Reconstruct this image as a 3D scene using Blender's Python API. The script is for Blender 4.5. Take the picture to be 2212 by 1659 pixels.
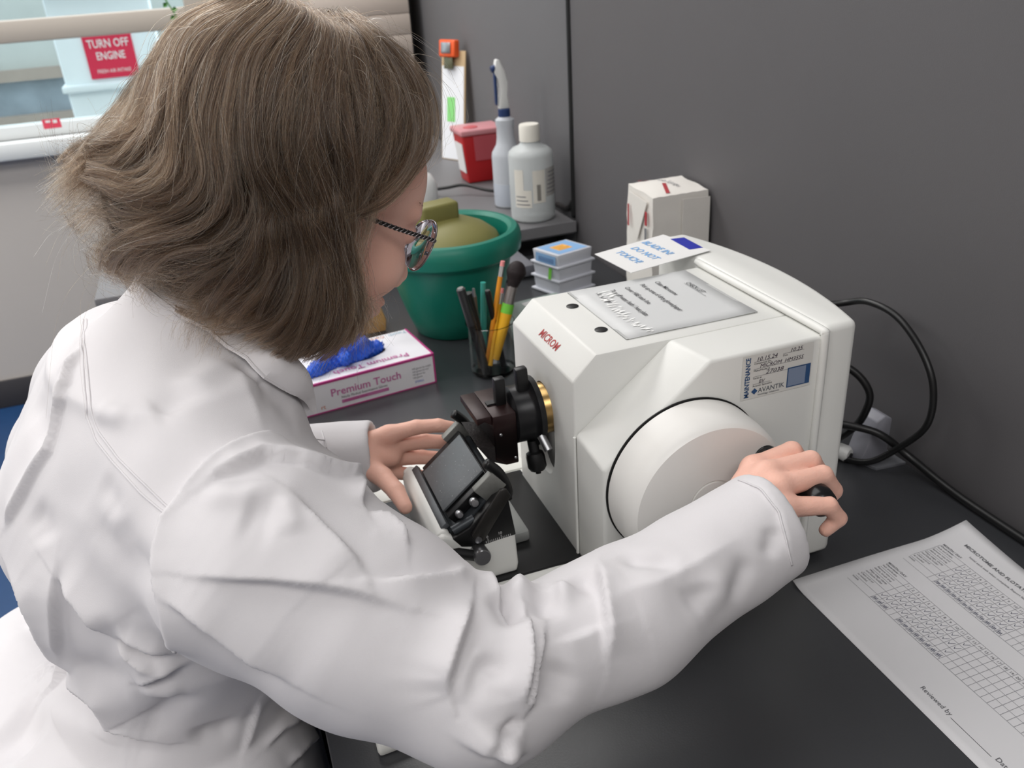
import bpy, bmesh, math, random
import numpy as np
from mathutils import Vector, Matrix

for o in list(bpy.data.objects):
    bpy.data.objects.remove(o)
SC = bpy.context.scene
COL = SC.collection
BENCH = 0.76            # bench top above the floor; all coordinates below are measured from the bench top (raised at the end)
PI = math.pi

# ------------------------------------------------------------------ camera, world, lights, exposure
cam_d = bpy.data.cameras.new('camera')
cam = bpy.data.objects.new('camera', cam_d)
COL.objects.link(cam)
right = Vector((0.93811, -0.34122, -0.05927))
up = Vector((0.20334, 0.40415, 0.89181))
back = Vector((-0.28034, -0.84867, 0.44852))
mw = Matrix.Identity(4)
for i in range(3):
    mw[i][0], mw[i][1], mw[i][2] = right[i], up[i], back[i]
    mw[i][3] = (-0.57112, -0.62449, 0.62748)[i]
cam.matrix_world = mw
cam_d.sensor_width = 36.0
cam_d.lens = 1863.55 / 2212 * 36.0
cam_d.clip_start = 0.02
cam_d.clip_end = 60
cam_d.dof.use_dof = True
cam_d.dof.focus_distance = 0.70
cam_d.dof.aperture_fstop = 11.0
SC.camera = cam

world = bpy.data.worlds.new('world')
SC.world = world
world.use_nodes = True
bg = world.node_tree.nodes['Background']
bg.inputs[0].default_value = (0.86, 0.93, 1.0, 1)
bg.inputs[1].default_value = 2.2

def area_light(name, loc, size, power, color, target=None):
    l = bpy.data.lights.new(name, 'AREA')
    l.shape = 'RECTANGLE'
    l.size, l.size_y = size
    l.energy = power
    l.color = color
    o = bpy.data.objects.new(name, l)
    o.location = loc
    if target is not None:
        o.rotation_euler = (Vector(target) - Vector(loc)).to_track_quat('-Z', 'Y').to_euler()
    COL.objects.link(o)
    return o
WARM = (1.0, 0.985, 0.965)
for lx_, ly_, pw in ((-0.75, 0.35, 11), (-0.75, -1.5, 21), (-0.40, 2.05, 30), (-2.7, 0.35, 23), (-2.7, -1.5, 18), (-2.7, 2.0, 30)):
    area_light('ceiling_lamp', (lx_, ly_, 1.84), (1.6, 0.9), pw, WARM)

vs = SC.view_settings
vs.view_transform = 'Standard'
vs.look = 'None'
vs.exposure = 0.30
vs.gamma = 1.0
vs.use_curve_mapping = False

# ------------------------------------------------------------------ materials
def lin(c):
    return tuple((v / 255 / 12.92) if v / 255 <= 0.04045 else ((v / 255 + 0.055) / 1.055) ** 2.4 for v in c)

MATS = {}
def mat(name, rgb, rough=0.5, metal=0.0, var=0.0, vscale=30.0, bump=0.0, bscale=200.0, spec=0.5, trans=0.0, ior=1.45, sss=0.0, sheen=0.0, coat=0.0, alpha=1.0, emit=0.0):
    """Principled material; VAR mottles the colour, BUMP adds fine relief, both from object-space noise."""
    if name in MATS:
        return MATS[name]
    m = bpy.data.materials.new(name)
    m.use_nodes = True
    nt = m.node_tree
    b = nt.nodes['Principled BSDF']
    col = lin(rgb) + (1,)
    b.inputs['Base Color'].default_value = col
    b.inputs['Roughness'].default_value = rough
    b.inputs['Metallic'].default_value = metal
    b.inputs['Specular IOR Level'].default_value = spec
    b.inputs['Transmission Weight'].default_value = trans
    b.inputs['IOR'].default_value = ior
    b.inputs['Coat Weight'].default_value = coat
    b.inputs['Alpha'].default_value = alpha
    if sheen:
        b.inputs['Sheen Weight'].default_value = sheen
    if sss:
        b.inputs['Subsurface Weight'].default_value = sss
        b.inputs['Subsurface Radius'].default_value = (0.012, 0.005, 0.003)
        b.inputs['Subsurface Scale'].default_value = 0.4
    if emit:
        b.inputs['Emission Color'].default_value = col
        b.inputs['Emission Strength'].default_value = emit
    tc = nt.nodes.new('ShaderNodeTexCoord')
    if var:
        n = nt.nodes.new('ShaderNodeTexNoise')
        n.inputs['Scale'].default_value = vscale
        n.inputs['Detail'].default_value = 5
        nt.links.new(tc.outputs['Object'], n.inputs['Vector'])
        mx = nt.nodes.new('ShaderNodeMix')
        mx.data_type = 'RGBA'
        mx.inputs[6].default_value = tuple(min(1, c * (1 + var)) for c in col[:3]) + (1,)
        mx.inputs[7].default_value = tuple(c * (1 - var) for c in col[:3]) + (1,)
        nt.links.new(n.outputs['Fac'], mx.inputs[0])
        nt.links.new(mx.outputs[2], b.inputs['Base Color'])
    if bump:
        n = nt.nodes.new('ShaderNodeTexNoise')
        n.inputs['Scale'].default_value = bscale
        n.inputs['Detail'].default_value = 3
        nt.links.new(tc.outputs['Object'], n.inputs['Vector'])
        bp = nt.nodes.new('ShaderNodeBump')
        bp.inputs['Strength'].default_value = bump
        bp.inputs['Distance'].default_value = 0.001
        nt.links.new(n.outputs['Fac'], bp.inputs['Height'])
        nt.links.new(bp.outputs['Normal'], b.inputs['Normal'])
    MATS[name] = m
    return m

M_WHITE = mat('enamel_white', (224, 224, 220), 0.42, var=0.02, vscale=12, bump=0.05, bscale=900)
M_BLACK = mat('black_plastic', (22, 22, 23), 0.38, var=0.2, vscale=60)
M_BLACKM = mat('black_metal', (30, 30, 32), 0.34, metal=0.35, var=0.25, vscale=80)
M_STEEL = mat('steel', (150, 150, 152), 0.3, metal=0.9, var=0.1, vscale=70)
M_GREYM = mat('grey_anodised', (92, 95, 98), 0.42, metal=0.45, var=0.12, vscale=90)
M_BROWN = mat('brown_anodised', (44, 27, 27), 0.4, metal=0.3, var=0.25, vscale=120)
M_BRASS = mat('brass', (176, 146, 96), 0.28, metal=1.0, var=0.15, vscale=50)
M_PAPER = mat('paper', (222, 221, 220), 0.75, var=0.02, vscale=8)
M_LAMINATE = mat('laminate_sheet', (206, 207, 207), 0.5, var=0.015, vscale=20)
M_INK = mat('black_ink', (52, 52, 56), 0.7)
M_PENCIL = mat('grey_ink', (120, 120, 124), 0.7)
M_PLASTIC_W = mat('white_plastic', (214, 214, 212), 0.4, var=0.03, vscale=40)

# ------------------------------------------------------------------ objects
BASE = {}
def link(name, data):
    o = bpy.data.objects.new(name, data)
    COL.objects.link(o)
    return o
def thing(name, label, cat, base=(0, 0, 0), group=None):
    """An Empty at the thing's base; its parts are written in bench coordinates and stored relative to it."""
    o = link(name, None)
    o.empty_display_size = 0.03
    o.location = base
    BASE[o] = Vector(base)
    o['label'] = label
    o['category'] = cat
    if group:
        o['group'] = group
    return o
def tag(o, label, cat, group=None):
    o['label'] = label
    o['category'] = cat
    if group:
        o['group'] = group
    return o
def base_of(o):
    return BASE.get(o, Vector((0, 0, 0)))

def add(name, geo, m, parent=None, smooth=None, bevel=0.0, seg=2, own=None, kind=None, label=None):
    """GEO is (verts, faces) in bench coordinates, or a bmesh: one mesh object, a child of PARENT when given."""
    me = bpy.data.meshes.new(name)
    if isinstance(geo, bmesh.types.BMesh):
        bm = geo
    else:
        bm = None
        v, f = geo
        me.from_pydata([tuple(map(float, p)) for p in v], [], [tuple(map(int, q)) for q in f])
        if bevel:
            bm = bmesh.new()
            bm.from_mesh(me)
    if bm is not None:
        if bevel:
            bmesh.ops.remove_doubles(bm, verts=bm.verts, dist=1e-6)
            bmesh.ops.recalc_face_normals(bm, faces=bm.faces)
            es = [e for e in bm.edges if len(e.link_faces) == 2 and e.calc_face_angle(0) > 0.5]
            bmesh.ops.bevel(bm, geom=es, offset=bevel, segments=seg, affect='EDGES', profile=0.5, clamp_overlap=True)
        bm.to_mesh(me)
        bm.free()
    off = base_of(parent) if parent is not None else Vector((0, 0, 0))
    if own is not None:
        off = Vector(own)
    if off.length:
        me.transform(Matrix.Translation(-off))
    for mm in (m if isinstance(m, (list, tuple)) else [m]):
        me.materials.append(mm)
    o = link(name, me)
    if parent is not None:
        o.parent = parent
        BASE[o] = base_of(parent)
    if own is not None:
        o.location = own
        BASE[o] = Vector(own)
    if smooth or (smooth is None and bevel):
        me.shade_smooth()
        if smooth is None or smooth == 'auto':
            me.set_sharp_from_angle(angle=math.radians(40))
    if kind:
        o['kind'] = kind
    if label:
        o['label'] = label
    return o

class G:
    """A bag of simple shapes that becomes one mesh."""
    def __init__(s):
        s.v, s.f = [], []
    def raw(s, v, f):
        n = len(s.v)
        s.v += [tuple(p) for p in v]
        s.f += [tuple(i + n for i in q) for q in f]
        return s
    def box(s, lo, hi):
        (a, b, c), (d, e, f) = lo, hi
        return s.raw([(a, b, c), (d, b, c), (d, e, c), (a, e, c), (a, b, f), (d, b, f), (d, e, f), (a, e, f)],
                     [(0, 3, 2, 1), (4, 5, 6, 7), (0, 1, 5, 4), (1, 2, 6, 5), (2, 3, 7, 6), (3, 0, 4, 7)])
    def obox(s, c, ax, h):
        """Box of half sizes H about C along the three axes AX."""
        c = Vector(c)
        ax = [Vector(a) for a in ax]
        p = [c + ax[0] * (h[0] * i) + ax[1] * (h[1] * j) + ax[2] * (h[2] * k) for k in (-1, 1) for i, j in ((-1, -1), (1, -1), (1, 1), (-1, 1))]
        return s.raw(p, [(0, 3, 2, 1), (4, 5, 6, 7), (0, 1, 5, 4), (1, 2, 6, 5), (2, 3, 7, 6), (3, 0, 4, 7)])
    def prism(s, poly, d):
        """Extrude the 3-D polygon POLY by D."""
        n = len(poly)
        d = Vector(d)
        p = [Vector(q) for q in poly]
        return s.raw(p + [q + d for q in p], [tuple(range(n))[::-1], tuple(range(n, 2 * n))] + [(i, (i + 1) % n, n + (i + 1) % n, n + i) for i in range(n)])
    def lathe(s, c, axis, prof, n=32, sx=None):
        """Revolve PROF [(radius, height)] about AXIS through C, closed at both ends when the radius is 0."""
        axis = Vector(axis).normalized()
        u = axis.orthogonal().normalized()
        if sx is not None:
            u = (Vector(sx) - axis * axis.dot(Vector(sx))).normalized()
        w = axis.cross(u)
        c = Vector(c)
        v, f, rings = [], [], []
        for r, h in prof:
            if r < 1e-7:
                rings.append([len(v)])
                v.append(c + axis * h)
            else:
                rings.append(list(range(len(v), len(v) + n)))
                v += [c + axis * h + (u * math.cos(2 * PI * i / n) + w * math.sin(2 * PI * i / n)) * r for i in range(n)]
        for a, b in zip(rings, rings[1:]):
            for i in range(n):
                j = (i + 1) % n
                if len(a) == 1 and len(b) == 1:
                    continue
                if len(a) == 1:
                    f.append((a[0], b[i], b[j]))
                elif len(b) == 1:
                    f.append((a[i], a[j], b[0]))
                else:
                    f.append((a[i], a[j], b[j], b[i]))
        return s.raw(v, f)
    def cyl(s, a, b, r, r2=None, n=24):
        a, b = Vector(a), Vector(b)
        h = (b - a).length
        r2 = r if r2 is None else r2
        return s.lathe(a, b - a, [(0, 0), (r, 0), (r2, h), (0, h)], n)
    def tube(s, pts, r, n=8, cap=True):
        """Round tube along PTS; R is one radius or one per point."""
        P = [Vector(p) for p in pts]
        R = r if isinstance(r, (list, tuple)) else [r] * len(P)
        t0 = (P[1] - P[0]).normalized()
        u = t0.orthogonal().normalized()
        v, f = [], []
        for i, p in enumerate(P):
            t = (P[min(i + 1, len(P) - 1)] - P[max(i - 1, 0)]).normalized()
            u = (u - t * t.dot(u)).normalized()
            w = t.cross(u)
            v += [p + (u * math.cos(2 * PI * k / n) + w * math.sin(2 * PI * k / n)) * R[i] for k in range(n)]
        for i in range(len(P) - 1):
            for k in range(n):
                j = (k + 1) % n
                f.append((i * n + k, i * n + j, (i + 1) * n + j, (i + 1) * n + k))
        if cap:
            f += [tuple(range(n))[::-1], tuple(range((len(P) - 1) * n, len(P) * n))]
        return s.raw(v, f)
    def quad(s, a, b, c, d):
        return s.raw([a, b, c, d], [(0, 1, 2, 3)])
    @property
    def g(s):
        return s.v, s.f

def spline(pts, n=6):
    """Catmull-Rom through PTS, N samples a span."""
    P = [Vector(p) for p in pts]
    P = [P[0] * 2 - P[1]] + P + [P[-1] * 2 - P[-2]]
    out = []
    for i in range(1, len(P) - 2):
        for k in range(n):
            t = k / n
            a, b, c, d = P[i - 1:i + 3]
            out.append(0.5 * ((2 * b) + (c - a) * t + (2 * a - 5 * b + 4 * c - d) * t * t + (3 * b - a - 3 * c + d) * t ** 3))
    out.append(P[-2])
    return out

def rrect(w, h, r, n=5):
    """Rounded rectangle outline about the origin, as 2-D points."""
    out = []
    for cx_, cy_, a0 in ((w / 2 - r, h / 2 - r, 0), (-w / 2 + r, h / 2 - r, 90), (-w / 2 + r, -h / 2 + r, 180), (w / 2 - r, -h / 2 + r, 270)):
        for k in range(n + 1):
            a = math.radians(a0 + 90 * k / n)
            out.append((cx_ + r * math.cos(a), cy_ + r * math.sin(a)))
    return out

def lettering(s, size, o, x, y, m, parent, name='lettering', squeeze=1.0, align='LEFT', shear=0.0, bold=0.0, lift=0.0004):
    """Flat print of the text S: baseline from O along X, upwards along Y, a hair above the surface."""
    cu = bpy.data.curves.new('txt', 'FONT')
    cu.body = s
    cu.size = size
    cu.align_x = align
    cu.shear = shear
    cu.offset = bold
    cu.resolution_u = 2
    t = bpy.data.objects.new('txt', cu)
    COL.objects.link(t)
    me = bpy.data.meshes.new_from_object(t.evaluated_get(bpy.context.evaluated_depsgraph_get()))
    bpy.data.objects.remove(t)
    o, x, y = Vector(o), Vector(x).normalized(), Vector(y)
    y = (y - x * x.dot(y)).normalized()
    nrm = x.cross(y)
    v = [o + x * (p.co.x * squeeze) + y * p.co.y + nrm * lift for p in me.vertices]
    f = [tuple(q.vertices) for q in me.polygons]
    bpy.data.meshes.remove(me)
    if m is None:
        return v, f
    return add(name, (v, f), m, parent)
# ------------------------------------------------------------------ the room
YF, XP = 2.67, 0.21         # far wall, partition plane
M_WALL = mat('wall_paint', (196, 190, 184), 0.85, var=0.02, vscale=3, bump=0.1, bscale=120)
M_FLOOR = mat('blue_vinyl', (28, 62, 104), 0.45, var=0.15, vscale=25)
M_PART = mat('partition_laminate', (90, 88, 90), 0.62, var=0.05, vscale=4, bump=0.15, bscale=700)
M_TRIM = mat('black_trim', (18, 18, 19), 0.5)
M_BENCH = mat('black_epoxy_top', (54, 55, 58), 0.34, var=0.08, vscale=9, bump=0.08, bscale=500, spec=0.9)
M_BENCH2 = mat('grey_bench_top', (112, 111, 113), 0.5, var=0.05, vscale=6)
M_SILL = mat('sill_white', (222, 226, 226), 0.45)
M_MULL = mat('mullion_beige', (176, 168, 158), 0.5)

def struct(name, geo, m, parent=None, **k):
    o = add(name, geo, m, parent, **k)
    if parent is None:
        o['kind'] = 'structure'
    return o
struct('floor', G().box((-4, -3, -0.80), (1.5, YF + 0.15, -BENCH)).g, M_FLOOR)
struct('ceiling', G().box((-4, -3, 1.86), (1.5, YF + 0.15, 1.90)).g, mat('ceiling_white', (225, 224, 220), 0.9))
WX0, WX1, WZ0, WZ1 = -2.6, -0.47, 0.165, 1.25
w = G().box((-4, YF, -BENCH), (1.5, YF + 0.12, WZ0)).box((-4, YF, WZ1), (1.5, YF + 0.12, 1.9)).box((-4, YF, WZ0), (WX0, YF + 0.12, WZ1)).box((WX1, YF, WZ0), (1.5, YF + 0.12, WZ1))
struct('wall_far', w.g, M_WALL)
struct('baseboard_far', G().box((-4, YF - 0.012, -BENCH), (-0.86, YF, -0.655)).g, mat('baseboard_vinyl', (62, 60, 62), 0.6), bevel=0.003)
struct('wall_left', G().box((-4.1, -3, -BENCH), (-4, YF + 0.15, 1.9)).g, M_WALL)
struct('wall_near', G().box((-4, -3.1, -BENCH), (1.5, -3, 1.9)).g, M_WALL)
# window: sill, frame, rail, panes
win = struct('window_1', G().box((WX0, YF - 0.05, 0.110), (WX1 + 0.05, YF + 0.12, 0.165)).g, M_SILL, bevel=0.006)
f = G().box((WX0, YF + 0.02, 0.165), (WX1, YF + 0.09, 0.205)).box((WX1 - 0.05, YF + 0.02, 0.205), (WX1, YF + 0.09, WZ1)).box((WX0, YF + 0.02, 0.205), (WX0 + 0.05, YF + 0.09, WZ1)).box((WX0, YF + 0.02, WZ1 - 0.05), (WX1, YF + 0.09, WZ1))
add('window_frame', f.g, M_SILL, win)
add('window_rail', G().box((WX0 + 0.05, YF - 0.005, 0.458), (WX1 - 0.05, YF + 0.08, 0.524)).g, M_MULL, win, bevel=0.006)
add('window_jamb', G().box((WX1 - 0.065, YF - 0.015, 0.165), (WX1 + 0.02, YF + 0.02, WZ1)).g, M_MULL, win, bevel=0.004)
M_GLASS = mat('window_glass', (240, 248, 248), 0.02, trans=1.0, ior=1.02, spec=0.3)
for z0, z1 in ((0.205, 0.458), (0.524, WZ1 - 0.05)):
    add('pane', G().box((WX0 + 0.05, YF + 0.045, z0), (WX1 - 0.05, YF + 0.051, z1)).g, M_GLASS, win)
st = add('sticker', G().box((-1.055, YF + 0.0195, 0.188), (-1.0, YF + 0.0205, 0.218)).g, mat('sticker_red', (214, 66, 90), 0.6), win, label='small red sticker')
add('lettering', G().box((-1.045, YF + 0.019, 0.207), (-1.03, YF + 0.0194, 0.214)).box((-1.023, YF + 0.019, 0.204), (-1.01, YF + 0.0194, 0.214)).g, M_PAPER, st)

# partition: two laminate panels, a black seam between them and a black end post
par = struct('wall_right', G().box((XP, -3, -BENCH), (XP + 0.05, 1.19, 1.86)).g, M_PART, bevel=0.004)
add('panel', G().box((XP + 0.004, 1.20, -BENCH), (XP + 0.05, 2.60, 1.86)).g, mat('partition_laminate_far', (104, 103, 105), 0.62, var=0.05, vscale=4), par, bevel=0.004)
add('seam_trim', G().tube(spline([(XP + 0.001, 1.196, 1.86), (XP + 0.001, 1.196, 0.9), (XP + 0.001, 1.196, 0.13), (XP + 0.001, 1.205, 0.095), (XP + 0.001, 1.235, 0.074), (XP + 0.002, 1.30, 0.068)], 8), 0.007, 8).g, M_TRIM, par, smooth=True)
add('end_post', G().box((XP - 0.004, 2.60, -BENCH), (XP + 0.05, YF, 1.86)).g, M_TRIM, par, bevel=0.004)

# near bench and the slightly higher far bench
b = thing('lab_bench', 'black topped lab bench that carries the white microtome', 'bench', (-0.18, 0.1, -BENCH))
add('worktop', G().box((-0.575, -1.3, -0.032), (XP - 0.003, 1.165, 0)).g, M_BENCH, b, bevel=0.004)
M_CAB = mat('bench_cabinet', (60, 60, 64), 0.6)
add('side_panel', G().box((-0.53, 0.62, -BENCH), (XP - 0.01, 1.15, -0.032)).g, M_CAB, b)
add('side_panel', G().box((-0.53, -1.28, -BENCH), (XP - 0.01, -0.62, -0.032)).g, M_CAB, b)
b2 = thing('lab_bench', 'grey bench beyond the green bucket, a step higher than the black one', 'bench', (-0.3, 1.9, -BENCH))
add('worktop', G().box((-0.835, 1.172, 0.030), (XP - 0.007, YF - 0.005, 0.0606)).g, M_BENCH2, b2, bevel=0.005)
add('cabinet', G().box((-0.80, 1.26, -BENCH), (XP - 0.020, YF - 0.012, 0.030)).g, M_CAB, b2)
add('edge_strip', G().box((0.06, 1.168, 0.036), (XP - 0.007, 1.1725, 0.0606)).g, mat('edge_grey', (112, 111, 113), 0.5), b2)

# beige drawers against the far wall
dc = thing('drawer_cabinet', 'tall beige cabinet of shallow drawers against the far wall', 'cabinet', (0.03, 2.55, 0.0606))
M_BEIGE = mat('beige_steel', (186, 174, 164), 0.55, var=0.03, vscale=10)
add('body', G().box((-0.16, 2.45, 0.0606), (0.165, 2.64, 1.15)).g, M_BEIGE, dc)
dg = G().box((-0.155, 2.442, 0.0690), (0.168, 2.455, 0.1325)).g
first = add('drawer', dg, M_BEIGE, dc, bevel=0.0012)
for k in range(1, 16):
    c = first.copy()
    COL.objects.link(c)
    c.parent = dc
    c.location = (0, 0, 0.0655 * k)

# outside the window: a white intake box with a red sign, a bay of old window frames behind it
M_BOX = mat('intake_white', (222, 232, 236), 0.6)
ib = thing('intake_box', 'white air intake box outside the window with lipped edges', 'box', (-0.93, 3.6, -BENCH))
add('body', G().box((-1.06, 3.6, -BENCH), (-0.66, 3.95, 0.72)).g, M_BOX, ib, bevel=0.01)
add('ledge', G().box((-1.075, 3.575, 0.20), (-0.645, 3.97, 0.228)).g, M_BOX, ib, bevel=0.005)
add('ledge', G().box((-1.075, 3.575, 0.575), (-0.645, 3.97, 0.603)).g, M_BOX, ib, bevel=0.005)
add('ledge', G().box((-1.10, 3.54, 0.64), (-0.63, 3.97, 0.66)).g, M_BOX, ib, bevel=0.005)
sg = thing('warning_sign', 'red sign reading TURN OFF ENGINE fixed to the white box outside', 'sign', (-0.9, 3.598, 0.3))
add('board', G().box((-0.952, 3.592, 0.245), (-0.760, 3.598, 0.432)).g, mat('sign_red', (206, 42, 74), 0.5), sg)
for s_, z_, h_ in (('TURN OFF', 0.366, 0.046), ('ENGINE', 0.319, 0.043), ('FRESH AIR INTAKE', 0.266, 0.0215)):
    lettering(s_, h_, (-0.856, 3.592, z_), (1, 0, 0), (0, 0, 1), M_PAPER, sg, align='CENTER', squeeze=0.75, bold=0.0006 if h_ > 0.03 else 0)
M_OLD = mat('old_frame', (150, 140, 130), 0.7, var=0.15, vscale=9)
ob = thing('outbuilding', 'brown framed glazed building seen through the window', 'building', (-2.3, 5.0, -BENCH))
add('wall', G().box((-4.2, 5.1, -BENCH), (0.2, 5.25, 1.6)).g, mat('out_grey', (176, 182, 178), 0.8, var=0.2, vscale=3), ob)
for x0, z0, x1, z1 in ((-2.02, -0.4, -1.93, 1.6), (-1.83, -0.3, -1.77, 0.2), (-4.2, 0.14, 0.2, 0.20), (-4.2, -0.12, 0.2, -0.04), (-3.2, -0.4, -3.1, 1.6), (-0.9, -0.4, -0.8, 1.6)):
    add('frame_bar', G().box((x0, 5.04, z0), (x1, 5.11, z1)).g, M_OLD, ob)
add('pane', G().box((-1.93, 5.09, -0.04), (-0.9, 5.10, 0.14)).g, mat('dark_pane', (136, 148, 156), 0.2, var=0.4, vscale=6), ob)
add('pane', G().box((-3.1, 5.09, -0.04), (-2.02, 5.10, 0.14)).g, mat('dark_pane', (120, 140, 156), 0.2), ob)
og = struct('ground_outside', G().box((-6, YF + 0.15, -0.80), (3, 9, -BENCH)).g, mat('ground_grey', (190, 195, 195), 0.9))
# vine in front of the window
vn = thing('hanging_vine', 'small green vine hanging before the window by the hair', 'plant', (-0.555, 2.55, 0.6))
M_LEAF = mat('leaf_green', (70, 128, 52), 0.5, var=0.25, vscale=60)
stem = spline([(-0.610, 2.56, 0.66), (-0.597, 2.55, 0.58), (-0.575, 2.55, 0.525), (-0.553, 2.55, 0.472)], 5)
add('stem', G().tube(stem, 0.0022, 6).g, M_LEAF, vn, smooth=True)
random.seed(4)
for k, p in enumerate(stem[2::2]):
    a = random.uniform(-0.9, 0.9) + (PI if k % 2 else 0)
    dx, dz = math.cos(a), math.sin(a) * 0.6 - 0.35
    q = p + Vector((dx * 0.020, random.uniform(-.006, .006), dz * 0.020))
    mid = (p + q) / 2
    n_ = Vector((-dz, 0, dx)).normalized() * 0.008
    add('leaf', ([p, mid + n_ + Vector((0, -.002, 0)), q, mid - n_ + Vector((0, -.002, 0)), mid + Vector((0, .003, 0))], [(0, 1, 4), (1, 2, 4), (2, 3, 4), (3, 0, 4)]), M_LEAF, vn)
# ------------------------------------------------------------------ the microtome
mt = thing('microtome', 'white rotary microtome with a large round handwheel', 'microtome', (-0.2, 0.15, 0))
# plinth: flat top, long slope on the near side
ZP = 0.047
top = [(-0.505, 0.048), (-0.312, 0.048), (-0.290, 0.058), (-0.262, 0.058), (-0.245, 0.048), (-0.03, 0.048), (-0.03, 0.325), (-0.505, 0.325)]
low = [(-0.535, -0.074), (-0.325, -0.062), (-0.290, -0.010), (-0.262, 0.004), (-0.245, 0.006), (-0.03, 0.006), (-0.03, 0.340), (-0.525, 0.340)]
n = len(top)
v = [(x, y, 0.0) for x, y in low] + [(x, y, 0.013) for x, y in low] + [(x, y, ZP) for x, y in top]
fc = [tuple(range(n))[::-1], tuple(range(2 * n, 3 * n))] + [(k * n + i, k * n + (i + 1) % n, (k + 1) * n + (i + 1) % n, (k + 1) * n + i) for k in range(2) for i in range(n)]
add('base', (v, fc), M_WHITE, mt, bevel=0.004, seg=2)
add('base_plate', G().box((-0.475, 0.052, ZP - 0.01), (-0.281, 0.242, ZP + 0.003)).g, mat('black_lacquer', (26, 26, 27), 0.4, var=0.15, vscale=50), mt, bevel=0.002)
add('waste_tray', G().box((-0.475, 0.246, ZP - 0.004), (-0.27, 0.33, ZP + 0.002)).g, mat('tray_white', (240, 240, 234), 0.45), mt, bevel=0.002)

# front housing: profile in X-Z, narrow, with a sloping brow, its front face pierced by a tall slot
YN, YB, XFR, ZT = 0.0605, 0.231, -0.2835, 0.277
zf = 0.2525
body = G()
prof = [(XFR, zf), (-0.2585, ZT), (-0.04, ZT), (-0.04, 0.012), (XFR, 0.012)]
bm = bmesh.new()
def vv(x, y, z):
    return bm.verts.new((x, y, z))
L = [vv(x, YB, z) for x, z in prof]
R = [vv(x, YN, z) for x, z in prof]
bm.faces.new(L)
bm.faces.new(R[::-1])
for i in range(4):
    bm.faces.new((L[i], R[i], R[i + 1], L[i + 1]))
# front face with the slot
sc, ry, rz = (0.1440, 0.1600), 0.030, 0.055
NS = 40
ring = []
for k in range(NS):
    a = 2 * PI * k / NS
    c_, s_ = math.cos(a), math.sin(a)
    ring.append(vv(XFR, sc[0] + ry * math.copysign(abs(c_) ** 0.85, c_), sc[1] + rz * math.copysign(abs(s_) ** 0.85, s_)))
edges = [bm.edges.new((ring[k], ring[(k + 1) % NS])) for k in range(NS)]
outer = [bm.edges.get((L[0], R[0])), bm.edges.get((L[4], R[4])) or bm.edges.new((L[4], R[4])), bm.edges.get((L[0], L[4])), bm.edges.get((R[0], R[4]))]
bmesh.ops.triangle_fill(bm, use_beauty=True, edges=edges + outer)
inner = [vv(XFR + 0.035, r.co.y, r.co.z) for r in ring]
for k in range(NS):
    bm.faces.new((ring[k], ring[(k + 1) % NS], inner[(k + 1) % NS], inner[k]))
bmesh.ops.recalc_face_normals(bm, faces=bm.faces)
es = [e for e in bm.edges if len(e.link_faces) == 2 and e.calc_face_angle(0) > 0.3 and not (e.verts[0] in ring or e.verts[1] in ring or e.verts[0] in inner)]
bmesh.ops.bevel(bm, geom=es, offset=0.0022, segments=2, affect='EDGES', profile=0.5, clamp_overlap=True)
ho = add('front_housing', bm, M_WHITE, mt, smooth='auto')
add('slot_shield', G().box((XFR + 0.010, sc[0] - 0.034, sc[1] - 0.058), (XFR + 0.016, sc[0] + 0.034, sc[1] + 0.058)).g, M_BLACK, mt)
# wheel housing on the near side, its top front corner cut at 45 degrees
poly = [(-0.2805, 0.0, 0.014), (-0.2805, 0.0, 0.186), (-0.170, 0.0, 0.277), (-0.040, 0.0, 0.277), (-0.040, 0.0, 0.014)]
poly_in = [(-0.2825, 0.0605, 0.014), (-0.2825, 0.0605, 0.195), (-0.1795, 0.0605, 0.277), (-0.040, 0.0605, 0.277), (-0.040, 0.0605, 0.014)]
k = len(poly)
fc = [tuple(range(k))[::-1], tuple(range(k, 2 * k))] + [(i, (i + 1) % k, k + (i + 1) % k, k + i) for i in range(k)]
add('wheel_housing', (poly + poly_in, fc), M_WHITE, mt, bevel=0.0035, seg=3)
add('seam', G().tube([(-0.2835, 0.0600, 0.02), (-0.2835, 0.0600, 0.192)], 0.0018, 6).g, M_WHITE, mt)
# raised rear cover: bowed back, wider than the front
NB = 24
xs = []
yc = [0.0 + 0.335 * i / NB for i in range(NB + 1)]
out = [(0.0195 - 0.0255 * ((y - 0.1675) / 0.1675) ** 2 + 0.001, y) for y in yc]
plan = [(-0.043, 0.0)] + [(x, y) for x, y in out] + [(-0.043, 0.335)]
add('rear_cover', G().prism([(x, y, 0.006) for x, y in plan], (0, 0, 0.279)).g, M_WHITE, mt, bevel=0.007, seg=3)
rid = [(-0.044, -0.0015, 0.02), (-0.044, -0.0015, 0.270), (-0.044, 0.008, 0.2815), (-0.044, 0.236, 0.2815)]
add('ridge', G().tube(spline([rid[0], (-0.044, -0.0015, 0.15), rid[1], (-0.044, 0.001, 0.278), rid[2], (-0.044, 0.12, 0.2815), rid[3]], 5), 0.0042, 8).g, M_WHITE, mt, smooth=True)
# coarse feed wheel on the far side
cw = G().lathe((-0.120, 0.231, 0.170), (0, 1, 0), [(0, 0), (0.018, 0), (0.018, 0.012), (0.050, 0.014), (0.056, 0.018), (0.056, 0.045), (0.050, 0.050), (0, 0.050)], 40)
add('feed_wheel', cw.g, M_PLASTIC_W, mt, smooth='auto')
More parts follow.
